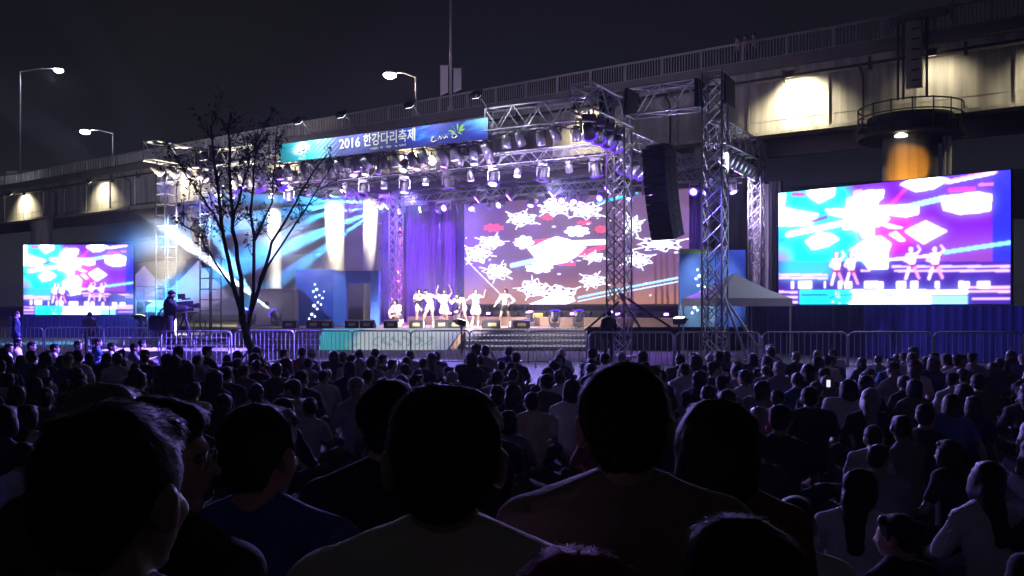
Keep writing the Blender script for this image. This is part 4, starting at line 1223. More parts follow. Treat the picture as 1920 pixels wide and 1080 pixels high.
# ------------------------------------------------------------------ crowd barriers
def barrier(w=2.0, h=1.1):
    t = thing("crowd_barrier", (0, 0, 0), "x", "barrier")
    fr_ = []
    r = .14
    for cx0, cz, a0 in ((w / 2 - r, h - r, 0), (-w / 2 + r, h - r, 90)):
        for k in range(5):
            a = R(a0 + 22.5 * k); fr_.append((cx0 + r * math.cos(a), 0, cz + r * math.sin(a)))
    pts = [(w / 2, 0, .12)] + fr_ + [(-w / 2, 0, .12)]
    link("frame", MB().path(pts, .024, 8).mesh("frame"), M_STEEL, t, True)
    link("bottom_rail", MB().tube((-w / 2, 0, .18), (w / 2, 0, .18), .018).mesh("bottom_rail"), M_STEEL, t)
    bar = MB().tube((0, 0, .18), (0, 0, h), .011).mesh("bar")
    n = 13
    for i in range(1, n + 1):
        link("bar", bar, M_STEEL, t, False, (-w / 2 + w * i / (n + 1), 0, 0))
    ft = MB().box((0, 0, .03), (.06, .6, .05)).box((0, 0, .08), (.05, .05, .1)).mesh("foot")
    for sx in (-1, 1):
        link("foot", ft, M_STEEL, t, False, (sx * (w / 2 - .25), 0, 0))
    return t
bar0 = freeze(barrier()); bused = [False]
def put_barrier(x, y, label, group, rz=0, sx=1.0, z=0):
    o = bar0 if not bused[0] else copy_tree(bar0)
    bused[0] = True
    o["label"] = label; o["group"] = group
    o.location = (x, y, z); o.rotation_euler = (0, 0, rz); o.scale = (sx, 1, 1)
    return o
i = 0; px = 440
while px < 1095:
    w = 1.76
    x = XP(px, 25.5) + w / 2
    i += 1
    put_barrier(x, 25.5 + rl.uniform(-.06, .06), "steel crowd barrier in front of the stage, %s from left" % nth(i), "barriers in front of the stage", rl.uniform(-.03, .03), .875)
    px += 110
i = 0; x = XP(1102, 24.2)
while x < 16:
    i += 1
    put_barrier(x + 1.2, 24.0 + rl.uniform(-.1, .1), "steel crowd barrier along the right side, %s from the stage" % nth(i), "barriers at the right", rl.uniform(-.04, .04), 1.19)
    x += 2.44
i = 0; x = XP(-30, 29)
while x < XP(290, 29):
    i += 1
    put_barrier(x + 1, 29 + rl.uniform(-.1, .1), "steel crowd barrier below the left screen, %s from the photo's left edge" % nth(i), "barriers at the left", rl.uniform(-.04, .04), 1)
    x += 2.05
# ------------------------------------------------------------------ camera platform
px0, px1 = XP(176, 26.5), XP(436, 26.5)
plat = thing("camera_platform", ((px0 + px1) / 2, 27, 0), "low steel riser with rails for the camera operator", "platform")
MB().box(((px0 + px1) / 2, 27.1, .42), (px1 - px0, 2.0, .08)).build("deck", M_STEEL, plat)
for x in np.linspace(px0 + .1, px1 - .1, 5):
    for y in (26.2, 28.0):
        MB().tube((x, y, 0), (x, y, .38), .03).build("leg", M_STEEL, plat)
for z in (.62, .86):
    MB().tube((px0, 26.15, z), (px1, 26.15, z), .026, n=8).build("rail", M_STEEL, plat)
for x in np.linspace(px0, px1, 5):
    MB().tube((x, 26.15, .46), (x, 26.15, .88), .022).build("rail_post", M_STEEL, plat)
MB().box(((px0 + px1) / 2, 26.08, .3), (px1 - px0, .03, .14)).build("edge_board", M_STEEL, plat)
put_barrier(XP(368, 24.8), 24.8, "steel crowd barrier leaning in front of the camera platform", "barriers at the camera platform", .06, 1.0)
# video camera on its tripod
vc = Vector((XP(347, 27), 27.0, .46))
tri = thing("camera_tripod", vc, "black video tripod on the camera platform", "tripod")
for a in (90, 210, 330):
    MB().tube(vc + Vector((.45 * math.cos(R(a)), .45 * math.sin(R(a)), .0)), vc + Vector((0, 0, 1.08)), .026, .03).build("leg", M_BLACK, tri)
MB().lathe([(.06, 1.02), (.09, 1.08), (.09, 1.16)], vc, 10).build("head", M_BLACK, tri)
MB().tube(vc + Vector((0, 0, 1.14)), vc + Vector((-.42, -.1, .98)), .014).build("pan_handle", M_BLACK, tri)
vcam = thing("video_camera", vc + Vector((0, 0, 1.16)), "black broadcast camera on the tripod, pointing at the stage", "camera")
cz = vc + Vector((0, 0, 1.36)); fx = Vector((.93, .3, .08)).normalized(); fy = Vector((-.3, .93, 0)); fz = fx.cross(fy)
MB().box(cz, (.5, .24, .34), (fx, fy, fz)).build("body", M_BLACK, vcam)
MB().tube(cz + fx * .21, cz + fx * .36, .06, .07, 12).build("lens", M_BLACK, vcam)
MB().box(cz + fx * .4, (.1, .19, .16), (fx, fy, fz)).build("lens_hood", M_BLACK, vcam)
MB().box(cz + fx * .05 + fz * .24, (.26, .06, .05), (fx, fy, fz)).build("handle", M_BLACK, vcam)
MB().box(cz - fx * .08 + fz * .34, (.22, .2, .16), (fx, fy, fz)).build("viewfinder", M_BLACK, vcam)
MB().box(cz - fx * .32, (.16, .18, .26), (fx, fy, fz)).build("battery", M_BLACK, vcam)

# ------------------------------------------------------------------ the bare tree
TY = 22.0
tree = thing("young_tree", W(482, 573 + EYE * FPX / TY, TY), "slender dark tree with sparse leaves in front of the stage's left side", "tree")
tips = []
def limb(pts, r0, r1, dy):
    r0 *= .75; P = [W(x, y, TY + dy * k / max(1, len(pts) - 1)) for k, (x, y) in enumerate(pts)]
    Q = []
    for k in range(len(P) - 1):
        for u in (0, .34, .67):
            j = Vector((random.uniform(-.03, .03), random.uniform(-.03, .03), 0))
            Q.append(P[k].lerp(P[k + 1], u) + (j if k + u > 0 else Vector((0, 0, 0))))
    Q.append(P[-1])
    return Q
def add_twigs(Q, r0, n, start, mb, leafpts, lmax=1.1):
    for _ in range(n):
        u = random.uniform(start, 1)
        k = min(len(Q) - 2, int(u * (len(Q) - 1)))
        p = Q[k].lerp(Q[k + 1], random.random())
        d = (Q[k + 1] - Q[k]).normalized()
        a = random.uniform(0, 6.28)
        d2 = (d * .55 + Vector((math.cos(a), math.sin(a) * .9, random.uniform(.05, .75))) * .75).normalized()
        L = random.uniform(.4, lmax) * (1.2 - .5 * u)
        pts = [p]
        for s in range(4):
            d2 = (d2 + Vector((random.uniform(-.25, .25), random.uniform(-.25, .25), random.uniform(-.05, .2)))).normalized()
            pts.append(pts[-1] + d2 * L / 4)
        mb.path(pts, .013, 4, .003)
        for s in range(1, 5):
            leafpts += [pts[s]] * 2
        for s in (1, 2, 3):
            d3 = (d2 + Vector((random.uniform(-1, 1), random.uniform(-1, 1), random.uniform(-.2, .7)))).normalized()
            e = pts[s] + d3 * L * .45
            mb.path([pts[s], pts[s].lerp(e, .5) + Vector((0, 0, .02)), e], .006, 3, .002)
            leafpts += [e, e, pts[s].lerp(e, .6)]
leafpts = []
spec = [([(482, 702), (470, 655), (458, 610), (452, 585)], .115, .08, 0, 0),
        ([(452, 585), (432, 520), (420, 440), (410, 350), (400, 270), (396, 235)], .085, .02, -.8, 12),
        ([(456, 600), (452, 520), (438, 430), (432, 340), (428, 260), (432, 212)], .095, .02, .4, 15),
        ([(464, 620), (474, 540), (478, 470), (470, 400), (476, 320), (480, 255)], .075, .018, .9, 12),
        ([(466, 600), (490, 520), (510, 455), (545, 400), (575, 340), (612, 290)], .07, .016, 1.1, 4),
        ([(472, 570), (500, 500), (540, 440), (580, 380), (628, 300)], .05, .012, -.7, 4),
        ([(440, 545), (410, 500), (392, 470), (372, 440), (330, 415)], .04, .01, -.6, 8),
        ([(420, 440), (400, 400), (372, 360), (350, 330), (335, 295)], .045, .01, .6, 10),
        ([(436, 420), (455, 350), (470, 290), (492, 245)], .045, .01, -.5, 10),
        ([(478, 450), (510, 380), (512, 320), (520, 240)], .04, .01, .3, 9)]
for k, (pts, r0, r1, dy, nt) in enumerate(spec):
    Q = limb(pts, r0, r1, dy)
    MB().path(Q, r0 * (.75 if k else 1), 8, r1).build("trunk" if k == 0 else "limb", M_BARK, tree, True)
    if nt:
        tw = MB()
        add_twigs(Q, r0, int(nt * 1.7), .38, tw, leafpts)
        tag(tw.build("twig_spray", M_BARK, tree), kind="stuff")
lf = MB()
for p in leafpts:
    if random.random() < .12:
        continue
    c = p + Vector((random.gauss(0, .05), random.gauss(0, .05), random.gauss(0, .05)))
    a = Vector((random.gauss(0, 1), random.gauss(0, 1), random.gauss(0, .6) - .5)).normalized()
    b = a.orthogonal().normalized(); b.rotate(Matrix.Rotation(random.uniform(0, 6.28), 3, a))
    l = random.uniform(.08, .15); w = l * random.uniform(.3, .45)
    n = a.cross(b)
    lf.add([c, c + a * l * .5 + b * w * .5 + n * .008, c + a * l, c + a * l * .5 - b * w * .5 + n * .008], [(0, 1, 2), (0, 2, 3)])
tag(lf.build("crown", M_LEAF, tree), kind="stuff")
for k, (dx, dy) in enumerate(((-.75, -.2), (.7, -.3), (.05, .8))):
    b = Vector(tree.location) + Vector((dx, dy, 0)); b.z = 0
    o = MB().tube(b, W(474, 650, TY) + Vector((0, 0, .02)), .03, .024, 8).build("tree_stake", mat("stake_wood", (.2, .15, .1), .8))
    tag(o, ("left", "right", "rear")[k] + " wooden stake propping the slender tree's trunk", "stake", "stakes propping the tree")

# ------------------------------------------------------------------ people
_bm = bmesh.new(); bmesh.ops.create_icosphere(_bm, subdivisions=3, radius=1)
ICO_V = np.array([v.co[:] for v in _bm.verts]); ICO_F = [tuple(v.index for v in f.verts) for f in _bm.faces]; _bm.free()
def ell(c, r, rot=None):
    v = ICO_V * np.array(r)
    if rot is not None:
        v = v @ np.array(rot.to_3x3()).T
    return v + np.array(c), ICO_F
def capsule(a, b, ra, rb, n=12):
    a = Vector(a); b = Vector(b); d = b - a; L = d.length
    d = d.normalized() if L > 1e-6 else Vector((0, 0, 1))
    u = d.orthogonal().normalized(); w = d.cross(u)
    prof = []
    for k in range(1, 5):
        t = math.pi / 2 * (1 - k / 4); prof.append((ra * math.cos(t), -ra * math.sin(t)))
    for k in range(0, 4):
        t = math.pi / 2 * (k / 4); prof.append((rb * math.cos(t), L + rb * math.sin(t)))
    V = [a - d * ra]
    for r, h in prof:
        for i in range(n):
            q = 2 * math.pi * i / n
            V.append(a + d * h + (u * math.cos(q) + w * math.sin(q)) * r)
    V.append(b + d * rb)
    F = [(0, 1 + (i + 1) % n, 1 + i) for i in range(n)]
    for k in range(len(prof) - 1):
        for i in range(n):
            F.append((1 + k * n + i, 1 + k * n + (i + 1) % n, 1 + (k + 1) * n + (i + 1) % n, 1 + (k + 1) * n + i))
    l = 1 + (len(prof) - 1) * n
    F += [(l + i, l + (i + 1) % n, len(V) - 1) for i in range(n)]
    return np.array([tuple(x) for x in V]), F
def blob(name, prims, voxel, iters=5, disp=None, dec=None):
    V = []; F = []; n = 0
    for v, f in prims:
        V.append(v); F += [tuple(i + n for i in q) for q in f]; n += len(v)
    me = bpy.data.meshes.new(name); me.from_pydata(np.concatenate(V).tolist(), [], F)
    o = bpy.data.objects.new("sculpt", me); C.objects.link(o)
    m = o.modifiers.new("remesh", 'REMESH'); m.mode = 'VOXEL'; m.voxel_size = voxel; m.use_smooth_shade = True
    s = o.modifiers.new("smooth", 'SMOOTH'); s.factor = .5; s.iterations = iters
    if dec:
        d = o.modifiers.new("decimate", 'DECIMATE'); d.ratio = dec
    dg = bpy.context.evaluated_depsgraph_get()
    out = bpy.data.meshes.new_from_object(o.evaluated_get(dg))
    bpy.data.objects.remove(o); bpy.data.meshes.remove(me)
    out.name = name
    if disp:
        amp, sc = disp
        n_ = len(out.vertices); co = np.empty(n_ * 3, np.float32); nr = np.empty(n_ * 3, np.float32)
        out.vertices.foreach_get("co", co); out.vertices.foreach_get("normal", nr)
        co = co.reshape(-1, 3); nr = nr.reshape(-1, 3)
        rs = np.random.RandomState(len(name)); w = 0
        for k in range(9):
            fq = rs.normal(0, 1, 3) * sc * (1.0 + .25 * k); w = w + np.sin(co @ fq + rs.uniform(0, 6.28) + 1.3 * np.sin(co @ (fq[::-1] * .6))) / (1 + .3 * k)
        co = co + nr * (amp * .45 * w)[:, None]
        out.vertices.foreach_set("co", co.astype(np.float32).ravel())
    out.polygons.foreach_set("use_smooth", [True] * len(out.polygons))
    return out
def V3(*a): return Vector(a)
STAND = dict(pelvis=V3(0, 0, .93), belly=V3(0, .005, 1.1), chest=V3(0, 0, 1.29), neck=V3(0, -.015, 1.44), head=V3(0, .012, 1.585), yaw=0, pitch=0, roll=0,
             shL=V3(-.18, -.005, 1.362), elL=V3(-.235, -.03, 1.12), wrL=V3(-.235, .07, .88), shR=V3(.18, -.005, 1.362), elR=V3(.235, -.03, 1.12), wrR=V3(.235, .07, .88),
             hiL=V3(-.09, 0, .9), knL=V3(-.1, .02, .49), anL=V3(-.105, -.02, .09), hiR=V3(.09, 0, .9), knR=V3(.1, .02, .49), anR=V3(.105, -.02, .09), toe=V3(0, .17, -.05))
SIT = dict(pelvis=V3(0, 0, .12), belly=V3(0, -.01, .28), chest=V3(0, .02, .47), neck=V3(0, .035, .62), head=V3(0, .065, .765), yaw=0, pitch=0, roll=0,
           shL=V3(-.172, .02, .54), elL=V3(-.25, .1, .34), wrL=V3(-.16, .32, .25), shR=V3(.172, .02, .54), elR=V3(.25, .1, .34), wrR=V3(.16, .32, .25),
           hiL=V3(-.1, .04, .12), knL=V3(-.3, .34, .2), anL=V3(.08, .42, .08), hiR=V3(.1, .04, .12), knR=V3(.3, .34, .2), anR=V3(-.08, .5, .08), toe=V3(0, .1, -.03))
def pose(base, **kw):
    d = {k: (v.copy() if isinstance(v, Vector) else v) for k, v in base.items()}
    for k, v in kw.items():
        d[k] = Vector(v) if isinstance(v, (tuple, list)) else v
    return d
def hand(prims, wr, el, sgn, r=.0095):
    d = (wr - el).normalized()
    side = Vector((1, 0, 0)) - d * d.x
    if side.length < .1: side = Vector((0, 1, 0)) - d * d.y
    side.normalize(); nrm = d.cross(side)
    rot = Matrix((side, nrm, d)).transposed()
    pc = wr + d * .055
    prims.append(ell(pc, (.04, .016, .05), rot))
    for k, L in enumerate((.062, .075, .07, .055)):
        o = wr + d * .09 + side * (.03 - .02 * k) * -sgn
        m = o + d * L * .55 + nrm * .006
        prims.append(capsule(o, m, r, r * .95, 8))
        prims.append(capsule(m, m + (d * .75 + nrm * .65).normalized() * L * .5, r * .95, r * .8, 8))
    o = wr + d * .03 - side * sgn * .03
    prims.append(capsule(o, o + (d * .6 - side * sgn * .8).normalized() * .055, r * 1.15, r, 8))
def head_frame(p):
    return Matrix.Translation(p["head"]) @ Euler((p["pitch"], p["roll"], p["yaw"]), 'XYZ').to_matrix().to_4x4()
def figure(key, p, hair="short", sleeve=.6, voxel=.016, female=False, trousers="long", strands=0, fine=False, dec=None, skirt=False, jacket=0., hs=1.0):
    """meshes of one posed person: body, shirt, trousers, hair, shoes"""
    H = head_frame(p); sw = .94 if female else 1.0
    def hp(x, y, z): return H @ Vector((x * hs, y * hs, z * hs))
    hr = H.to_3x3()
    def he(c, r): return ell(hp(*c), [q * hs for q in r], hr)
    b = []
    b += [he((0, -.012, .028), (.076, .094, .088)), he((0, .02, -.035), (.062, .072, .085)), he((0, .06, -.098), (.03, .026, .022)),
          capsule(hp(0, .09, .004), hp(0, .11, -.03), .008, .0135, 8), he((0, .079, .02), (.046, .015, .012)), he((0, .088, -.062), (.022, .009, .011)),
          he((-.037, .066, -.03), (.022, .02, .024)), he((.037, .066, -.03), (.022, .02, .024)),
          he((-.084, -.01, -.012), (.014, .024, .036)), he((.084, -.01, -.012), (.014, .024, .036)),
          he((-.091, -.014, .006), (.009, .017, .019)), he((.091, -.014, .006), (.009, .017, .019))]
    hb = hp(0, -.03, -.07)
    b.append(capsule(p["neck"], hb, .06, .056))
    T = []
    mid = (p["chest"] + p["belly"]) / 2
    spine = (p["neck"] - p["pelvis"]).normalized()
    xax = (p["shR"] - p["shL"]).normalized(); yax = spine.cross(xax).normalized(); xax = yax.cross(spine)
    rot = Matrix((xax, yax, spine)).transposed()
    T.append((p["chest"], (.16 * sw, .11, .17))); T.append((p["belly"], (.14 * sw, .1, .16))); T.append((p["pelvis"], (.155, .115, .12))); T.append((mid, (.15 * sw, .105, .14)))
    for c, r in T: b.append(ell(c, r, rot))
    nb = p["neck"] - spine * .03
    for s in "LR":
        b.append(capsule(p["neck"] + spine * .02, p["sh" + s], .05, .055))
        b.append(capsule(p["chest"] + spine * .02, p["sh" + s], .1, .06))
        b.append(capsule(p["sh" + s], p["el" + s], .05 * sw, .039)); b.append(capsule(p["el" + s], p["wr" + s], .039, .027))
        hand(b, p["wr" + s], p["el" + s], 1 if s == "R" else -1)
        b.append(capsule(p["hi" + s], p["kn" + s], .083, .056)); b.append(capsule(p["kn" + s], p["an" + s], .056, .037))
        b.append(capsule(p["an" + s], p["an" + s] + p["toe"], .04, .03))
    out = {"body": blob(key + "_body", b, voxel, 4 if not fine else 6, dec=dec)}
    g = (.02 if fine else .016) + jacket
    sh = []
    for c, r in T: sh.append(ell(c, [q + g for q in r], rot))
    for s in "LR":
        sh.append(capsule(p["neck"] + spine * .008, p["sh" + s], .05 + g, .054 + g)); sh.append(capsule(p["chest"] + spine * .02, p["sh" + s], .1 + g, .06 + g))
        if sleeve > 0:
            e = p["sh" + s].lerp(p["el" + s], min(1, sleeve)) if sleeve <= 1 else p["el" + s]
            sh.append(capsule(p["sh" + s], e, .05 + g, .045 + g))
            if sleeve > 1: sh.append(capsule(p["el" + s], p["el" + s].lerp(p["wr" + s], sleeve - 1), .041 + g, .034 + g))
    if fine:
        sh.append(capsule(p["neck"] - spine * .015, p["neck"] + spine * .012, .068, .064))
    out["shirt"] = blob(key + "_shirt", sh, voxel, 4, (.006 if not fine else .0075, 9 if not fine else 8), dec)
    tr = [ell(p["pelvis"], (.17, .13, .13), rot)]
    for s in "LR":
        if trousers == "long":
            tr += [capsule(p["hi" + s], p["kn" + s], .095, .068), capsule(p["kn" + s], p["an" + s], .068, .052)]
        else:
            tr += [capsule(p["hi" + s], p["hi" + s].lerp(p["kn" + s], .35), .1, .09)]
    if skirt:
        tr += [capsule(p["pelvis"], p["pelvis"] - Vector((0, 0, .22)), .16, .25, 16)]
    out["trousers"] = blob(key + "_trousers", tr, voxel, 4, (.005, 8), dec)
    hh = []
    if hair in ("short", "bob", "long", "bun", "buzz"):
        k = .006 if hair == "buzz" else .0
        hh += [he((0, -.022, .042), (.087 - k, .101 - k, .089 - k)), he((0, -.062, -.005), (.072, .052 - k, .078)), he((-.072, -.004, .008), (.015, .034, .045)), he((.072, -.004, .008), (.015, .034, .045)), he((0, .05, .082), (.06, .04, .03))]
    if hair in ("bob", "long"):
        hh += [he((-.074, -.014, -.035), (.03, .062, .1)), he((.074, -.014, -.035), (.03, .062, .1)), he((0, -.058, -.05), (.092, .062, .105)), he((0, -.03, .04), (.1, .105, .085))]
    if hair == "long":
        e = Vector(p["neck"]) + yax * -.1 - spine * .18
        hh += [capsule(hp(0, -.075, -.06), e, .082, .06)]
    if hair == "bun":
        hh += [he((0, -.115, .06), (.04, .04, .04))]
    if hair == "cap":
        hh += [he((0, -.01, .05), (.09, .104, .078)), he((0, .11, .045), (.066, .06, .011)), he((0, 0, .128), (.012, .012, .008))]
    hm = blob(key + "_hair", hh, min(voxel, .011), 3, (.005 if hair != "cap" else .001, 26), dec)
    if strands:
        rr = random.Random(hash(key) % 1000 if False else len(key) * 7 + strands)
        ps = list(hm.polygons); vs_ = [tuple(v.co) for v in hm.vertices]; fs = [tuple(q.vertices) for q in hm.polygons]
        down = -(hr @ Vector((0, 0, 1)))
        back = hr @ Vector((0, -1, 0))
        for _ in range(strands):
            q = rr.choice(ps); c = Vector(q.center); nr = Vector(q.normal)
            lc = H.inverted() @ c
            if hair not in ("bob", "long") and abs(lc.x) > .055 and lc.z < .03 and lc.y > -.05: continue
            if lc.y > .03 and lc.z < .075: continue
            crown_dir = (c - hp(0, -.05, .13)); crown_dir = crown_dir - nr * crown_dir.dot(nr)
            fl = (crown_dir.normalized() * .7 + down * .35 + Vector((rr.gauss(0, .35), rr.gauss(0, .35), rr.gauss(0, .25))))
            fl = (fl - nr * fl.dot(nr)).normalized()
            L = rr.uniform(.01, .028) * (1.5 if hair in ("bob", "long") else 1)
            sd = fl.cross(nr) * .0008
            p1 = c + fl * L * .5 + nr * rr.uniform(.001, .004); p2 = c + fl * L + nr * rr.uniform(-.002, .006)
            i0 = len(vs_)
            vs_ += [tuple(c - sd), tuple(c + sd), tuple(p1 + sd * .8), tuple(p1 - sd * .8), tuple(p2)]
            fs += [(i0, i0 + 1, i0 + 2, i0 + 3), (i0 + 3, i0 + 2, i0 + 4)]
        me = bpy.data.meshes.new(key + "_hair"); me.from_pydata(vs_, [], fs)
        me.polygons.foreach_set("use_smooth", [True] * len(me.polygons))
        hm = me
    out["hair"] = hm
    for s in "LR":
        a = p["an" + s]
        out["shoe" + s] = blob(key + "_shoe", [capsule(a + Vector((0, -.03, -.03)), a + p["toe"] * 1.1, .052, .042), capsule(a, a + (p["kn" + s] - a).normalized() * (.05 if trousers == "long" else .16), .055, .052)], .014, 2, None, .4)
    ey = []
    for sx in (-1, 1):
        ey.append(ell(hp(sx * .031, .079, .002), [.0095 * hs] * 3))
    out["eyes"] = ey
    return out

SKIN = mat("skin", (.42, .26, .19), .5, nscale=30, namt=.12, spec=.4)
SKIN2 = mat("skin_tan", (.3, .18, .12), .5, nscale=30, namt=.12, spec=.4)
HAIRB = mat("hair_black", (.01, .009, .01), .62, spec=.28)
HAIRD = mat("hair_brown", (.03, .017, .013), .62, spec=.28)
HAIRR = mat("hair_reddish", (.3, .04, .07), .75, spec=.08)
HAIRG = mat("hair_grey", (.22, .21, .22), .55, spec=.4)
CLOTH = {}
for nm, c in (("black", (.028, .028, .032)), ("charcoal", (.07, .07, .075)), ("grey", (.24, .24, .25)), ("white", (.62, .62, .64)), ("navy", (.015, .02, .06)), ("beige", (.66, .6, .47)),
              ("maroon", (.2, .06, .07)), ("pink", (.5, .12, .18)), ("olive", (.09, .085, .05)), ("orange", (.45, .16, .06)), ("blue", (.06, .11, .3)), ("brown", (.3, .2, .15))):
    CLOTH[nm] = mat("cloth_" + nm, c, .85, nscale=20, namt=.15, bump=.25, bscale=120, spec=.2)
JEAN = mat("denim", (.03, .04, .08), .9, nscale=30, namt=.2)
EYEM = mat("eye_dark", (.01, .008, .008), .15)
def person(fig, loc, rz, sc, label, group=None, shirt="black", hairm=None, trous=None, skin=None, shoe=None, eyes=False, name="person"):
    def mk(nm, me, m, par=None):
        o = bpy.data.objects.new(nm, me); C.objects.link(o)
        if len(me.materials) == 0: me.materials.append(None)
        o.material_slots[0].link = 'OBJECT'; o.material_slots[0].material = m
        if par: o.parent = par
        return o
    r = mk(name, fig["body"], skin or SKIN)
    tag(r, label, "person", group)
    r.location = loc; r.rotation_euler = (0, 0, rz); r.scale = (sc,) * 3 if not isinstance(sc, tuple) else sc
    mk("shirt", fig["shirt"], CLOTH[shirt] if isinstance(shirt, str) else shirt, r)
    mk("trousers", fig["trousers"], trous or JEAN, r)
    mk("hair" if hairm is None or "cap" not in hairm.name else "hat", fig["hair"], hairm or HAIRB, r)
    if shoe:
        mk("shoe", fig["shoeL"], shoe, r); mk("shoe", fig["shoeR"], shoe, r)
    if eyes:
        for v, f in fig["eyes"]:
            me = bpy.data.meshes.new("eye"); me.from_pydata(v.tolist(), [], f)
            mk("eye", me, EYEM, r)
    return r

# --- the standing spectators close to the camera
def near(key, px, toppx, Y, label, yaw=0, bodyrz=0, hair="short", shirt="black", hairm=None, sleeve=.6, female=False, hs=1.0, strands=5200, jacket=0., skin=None, trous=None, wide=1.0, eyes=False, headscale=1.0, roll=0, armpose=None):
    p = pose(STAND, yaw=R(yaw), roll=R(roll), **(armpose or {}))
    f = figure(key, p, hair, sleeve, .0095, female, strands=strands, fine=True, jacket=jacket, hs=headscale)
    ztop = ZP(toppx, Y)
    sc = ztop / (p["head"].z + .131 * headscale)
    return person(f, (XP(px, Y), Y, 0), R(bodyrz), (sc * wide, sc * wide, sc), label, "standing spectators in the foreground", shirt, hairm, trous, skin, CLOTH["black"], eyes)
near("man_ear", 214, 748, 1.13, "big dark-haired man in the left foreground, right ear and cheek catching light", yaw=-11, bodyrz=-4, shirt="black", strands=7000, headscale=1.0)
gl = near("man_glasses", 297, 742, 1.72, "man with glasses looking right, half hidden behind the big left foreground man", yaw=-62, bodyrz=-20, shirt="black", eyes=True)
near("grey_hair", 197, 713, 2.05, "grey-haired person whose crown shows above the big left foreground man", yaw=-5, hairm=HAIRG, shirt="charcoal")
near("round_head", 488, 754, 2.0, "round-headed person in blue shirt with blue lit right shoulder, left of centre", yaw=-14, bodyrz=-6, hair="short", shirt="blue", hairm=HAIRD, headscale=1.02)
near("beige_man", 832, 714, 1.45, "broad man in beige shirt in the middle foreground, seen from behind", yaw=4, shirt="beige", wide=1.05, headscale=1.06, strands=7000)
near("dark_behind", 728, 711, 2.35, "dark-haired person mostly hidden left behind the man in beige", yaw=6, shirt="black", hair="short")
near("tall_right", 1172, 676, 1.76, "tallest man right of centre in brown shirt, back turned", yaw=-2, shirt="brown", wide=1.03, headscale=1.03, strands=7000, jacket=.006)
near("bob_woman", 1342, 744, 2.15, "woman with chin-length dark bob and violet lit right shoulder", yaw=3, hair="bob", shirt="maroon", female=True, hairm=HAIRD, headscale=1.05)
near("red_crown", 1084, 1023, 1.0, "reddish-haired person whose crown rises at the bottom edge of the middle", yaw=0, hair="bob", shirt="black", hairm=HAIRR, female=True)
near("low_dark", 1383, 962, 1.32, "short dark-haired person low in front of the bob-haired woman", yaw=8, hair="bob", shirt="black", female=True)
# glasses of the man at left
p = pose(STAND, yaw=R(-62)); H = head_frame(p)
gm = MB()
for sx in (-1, 1):
    gm.path([H @ Vector((sx * .034 + .024 * math.cos(a), .098, .0 + .018 * math.sin(a))) for a in [2 * math.pi * k / 14 for k in range(15)]], .0016, 5)
    gm.path([H @ Vector((sx * .058, .096, .006)), H @ Vector((sx * .075, .07, .008)), H @ Vector((sx * .083, -.01, .012))], .0017, 5)
gm.path([H @ Vector((-.011, .1, .003)), H @ Vector((0, .103, .006)), H @ Vector((.011, .1, .003))], .0014, 5)
go = link("glasses", gm.mesh("glasses"), mat("glasses_wire", (.5, .5, .55), .25, .8), gl)

# --- the seated crowd
FIG = []
specs = [("sit_a", pose(SIT), "short", .6), ("sit_b", pose(SIT, yaw=R(22), knL=(-.14, .38, .45), knR=(.14, .38, .45), anL=(-.1, .5, .07), anR=(.1, .5, .07), wrL=(-.04, .46, .33), wrR=(.04, .48, .33), elL=(-.26, .2, .32), elR=(.26, .2, .32)), "bob", .6),
         ("sit_c", pose(SIT, yaw=R(-18), head=(.03, .06, .76), neck=(.015, .03, .615), roll=R(7)), "long", 1.8),
         ("sit_d", pose(SIT, chest=(0, .06, .46), neck=(0, .1, .595), head=(0, .15, .725), shL=(-.18, .07, .55), shR=(.18, .07, .55), pitch=R(-10)), "short", .6),
         ("sit_e", pose(SIT, yaw=R(-40)), "buzz", 1.8), ("sit_f", pose(SIT, yaw=R(8), wrR=(.12, .36, .66), elR=(.27, .18, .44), wrL=(-.12, .36, .66), elL=(-.27, .18, .44)), "short", .7),
         ("sit_g", pose(SIT, yaw=R(35), roll=R(-5)), "bun", .6), ("sit_h", pose(SIT, yaw=R(3), belly=(-.01, -.03, .29)), "cap", .8),
         ("sit_i", pose(SIT, yaw=R(-8), chest=(.03, .0, .47), neck=(.05, .02, .615), head=(.07, .05, .755), shL=(-.15, .02, .6), shR=(.21, .0, .545), wrR=(.36, -.16, .05), elR=(.33, -.08, .3)), "bob", .6)]
hairword = {"short": "short dark hair", "bob": "bobbed dark hair", "long": "long dark hair", "buzz": "cropped hair", "bun": "tied-up hair", "cap": "a cap"}
for key, p, hr_, sl in specs:
    FIG.append((figure(key, p, hr_, sl, .017, hr_ in ("bob", "long", "bun"), dec=.55), hr_))
rc = random.Random(11)
CAPM = [mat("cap_white", (.5, .5, .52), .8), mat("cap_black", (.02, .02, .02), .8), mat("cap_grey", (.15, .15, .16), .8)]
shirts = ["black"] * 5 + ["charcoal"] * 4 + ["grey"] * 4 + ["white"] * 4 + ["navy"] * 4 + ["beige", "pink", "olive", "blue", "blue"]
rows = []
Y = 18.9; ri = 0
while Y > 3.4:
    people = []
    sp_ = .75
    xmax = .655 * Y + .4
    x = -xmax + rc.uniform(0, sp_)
    while x < xmax:
        xx = x + rc.gauss(0, .14); yy = Y + rc.gauss(0, .22)
        x += sp_ * rc.uniform(.82, 1.2)
        if rc.random() < .13: continue
        ok_ = True
        if yy < 3.6 and abs(xx + .2) < .9: ok_ = False
        px = 960 + FPX * xx / yy
        if ri < 1 and px > 1100 and rc.random() < .55: ok_ = False
        if ri < 2 and 900 < px < 1080 and rc.random() < .5: ok_ = False
        if Y < 8 and 560 < px < 1250 and rc.random() < .45: ok_ = False
        if Y < 5.5 and px < 900 and rc.random() < .6: ok_ = False
        if ok_: people.append((xx, yy))
    rows.append(sorted(people))
    Y -= .92 + .01 * ri; ri += 1
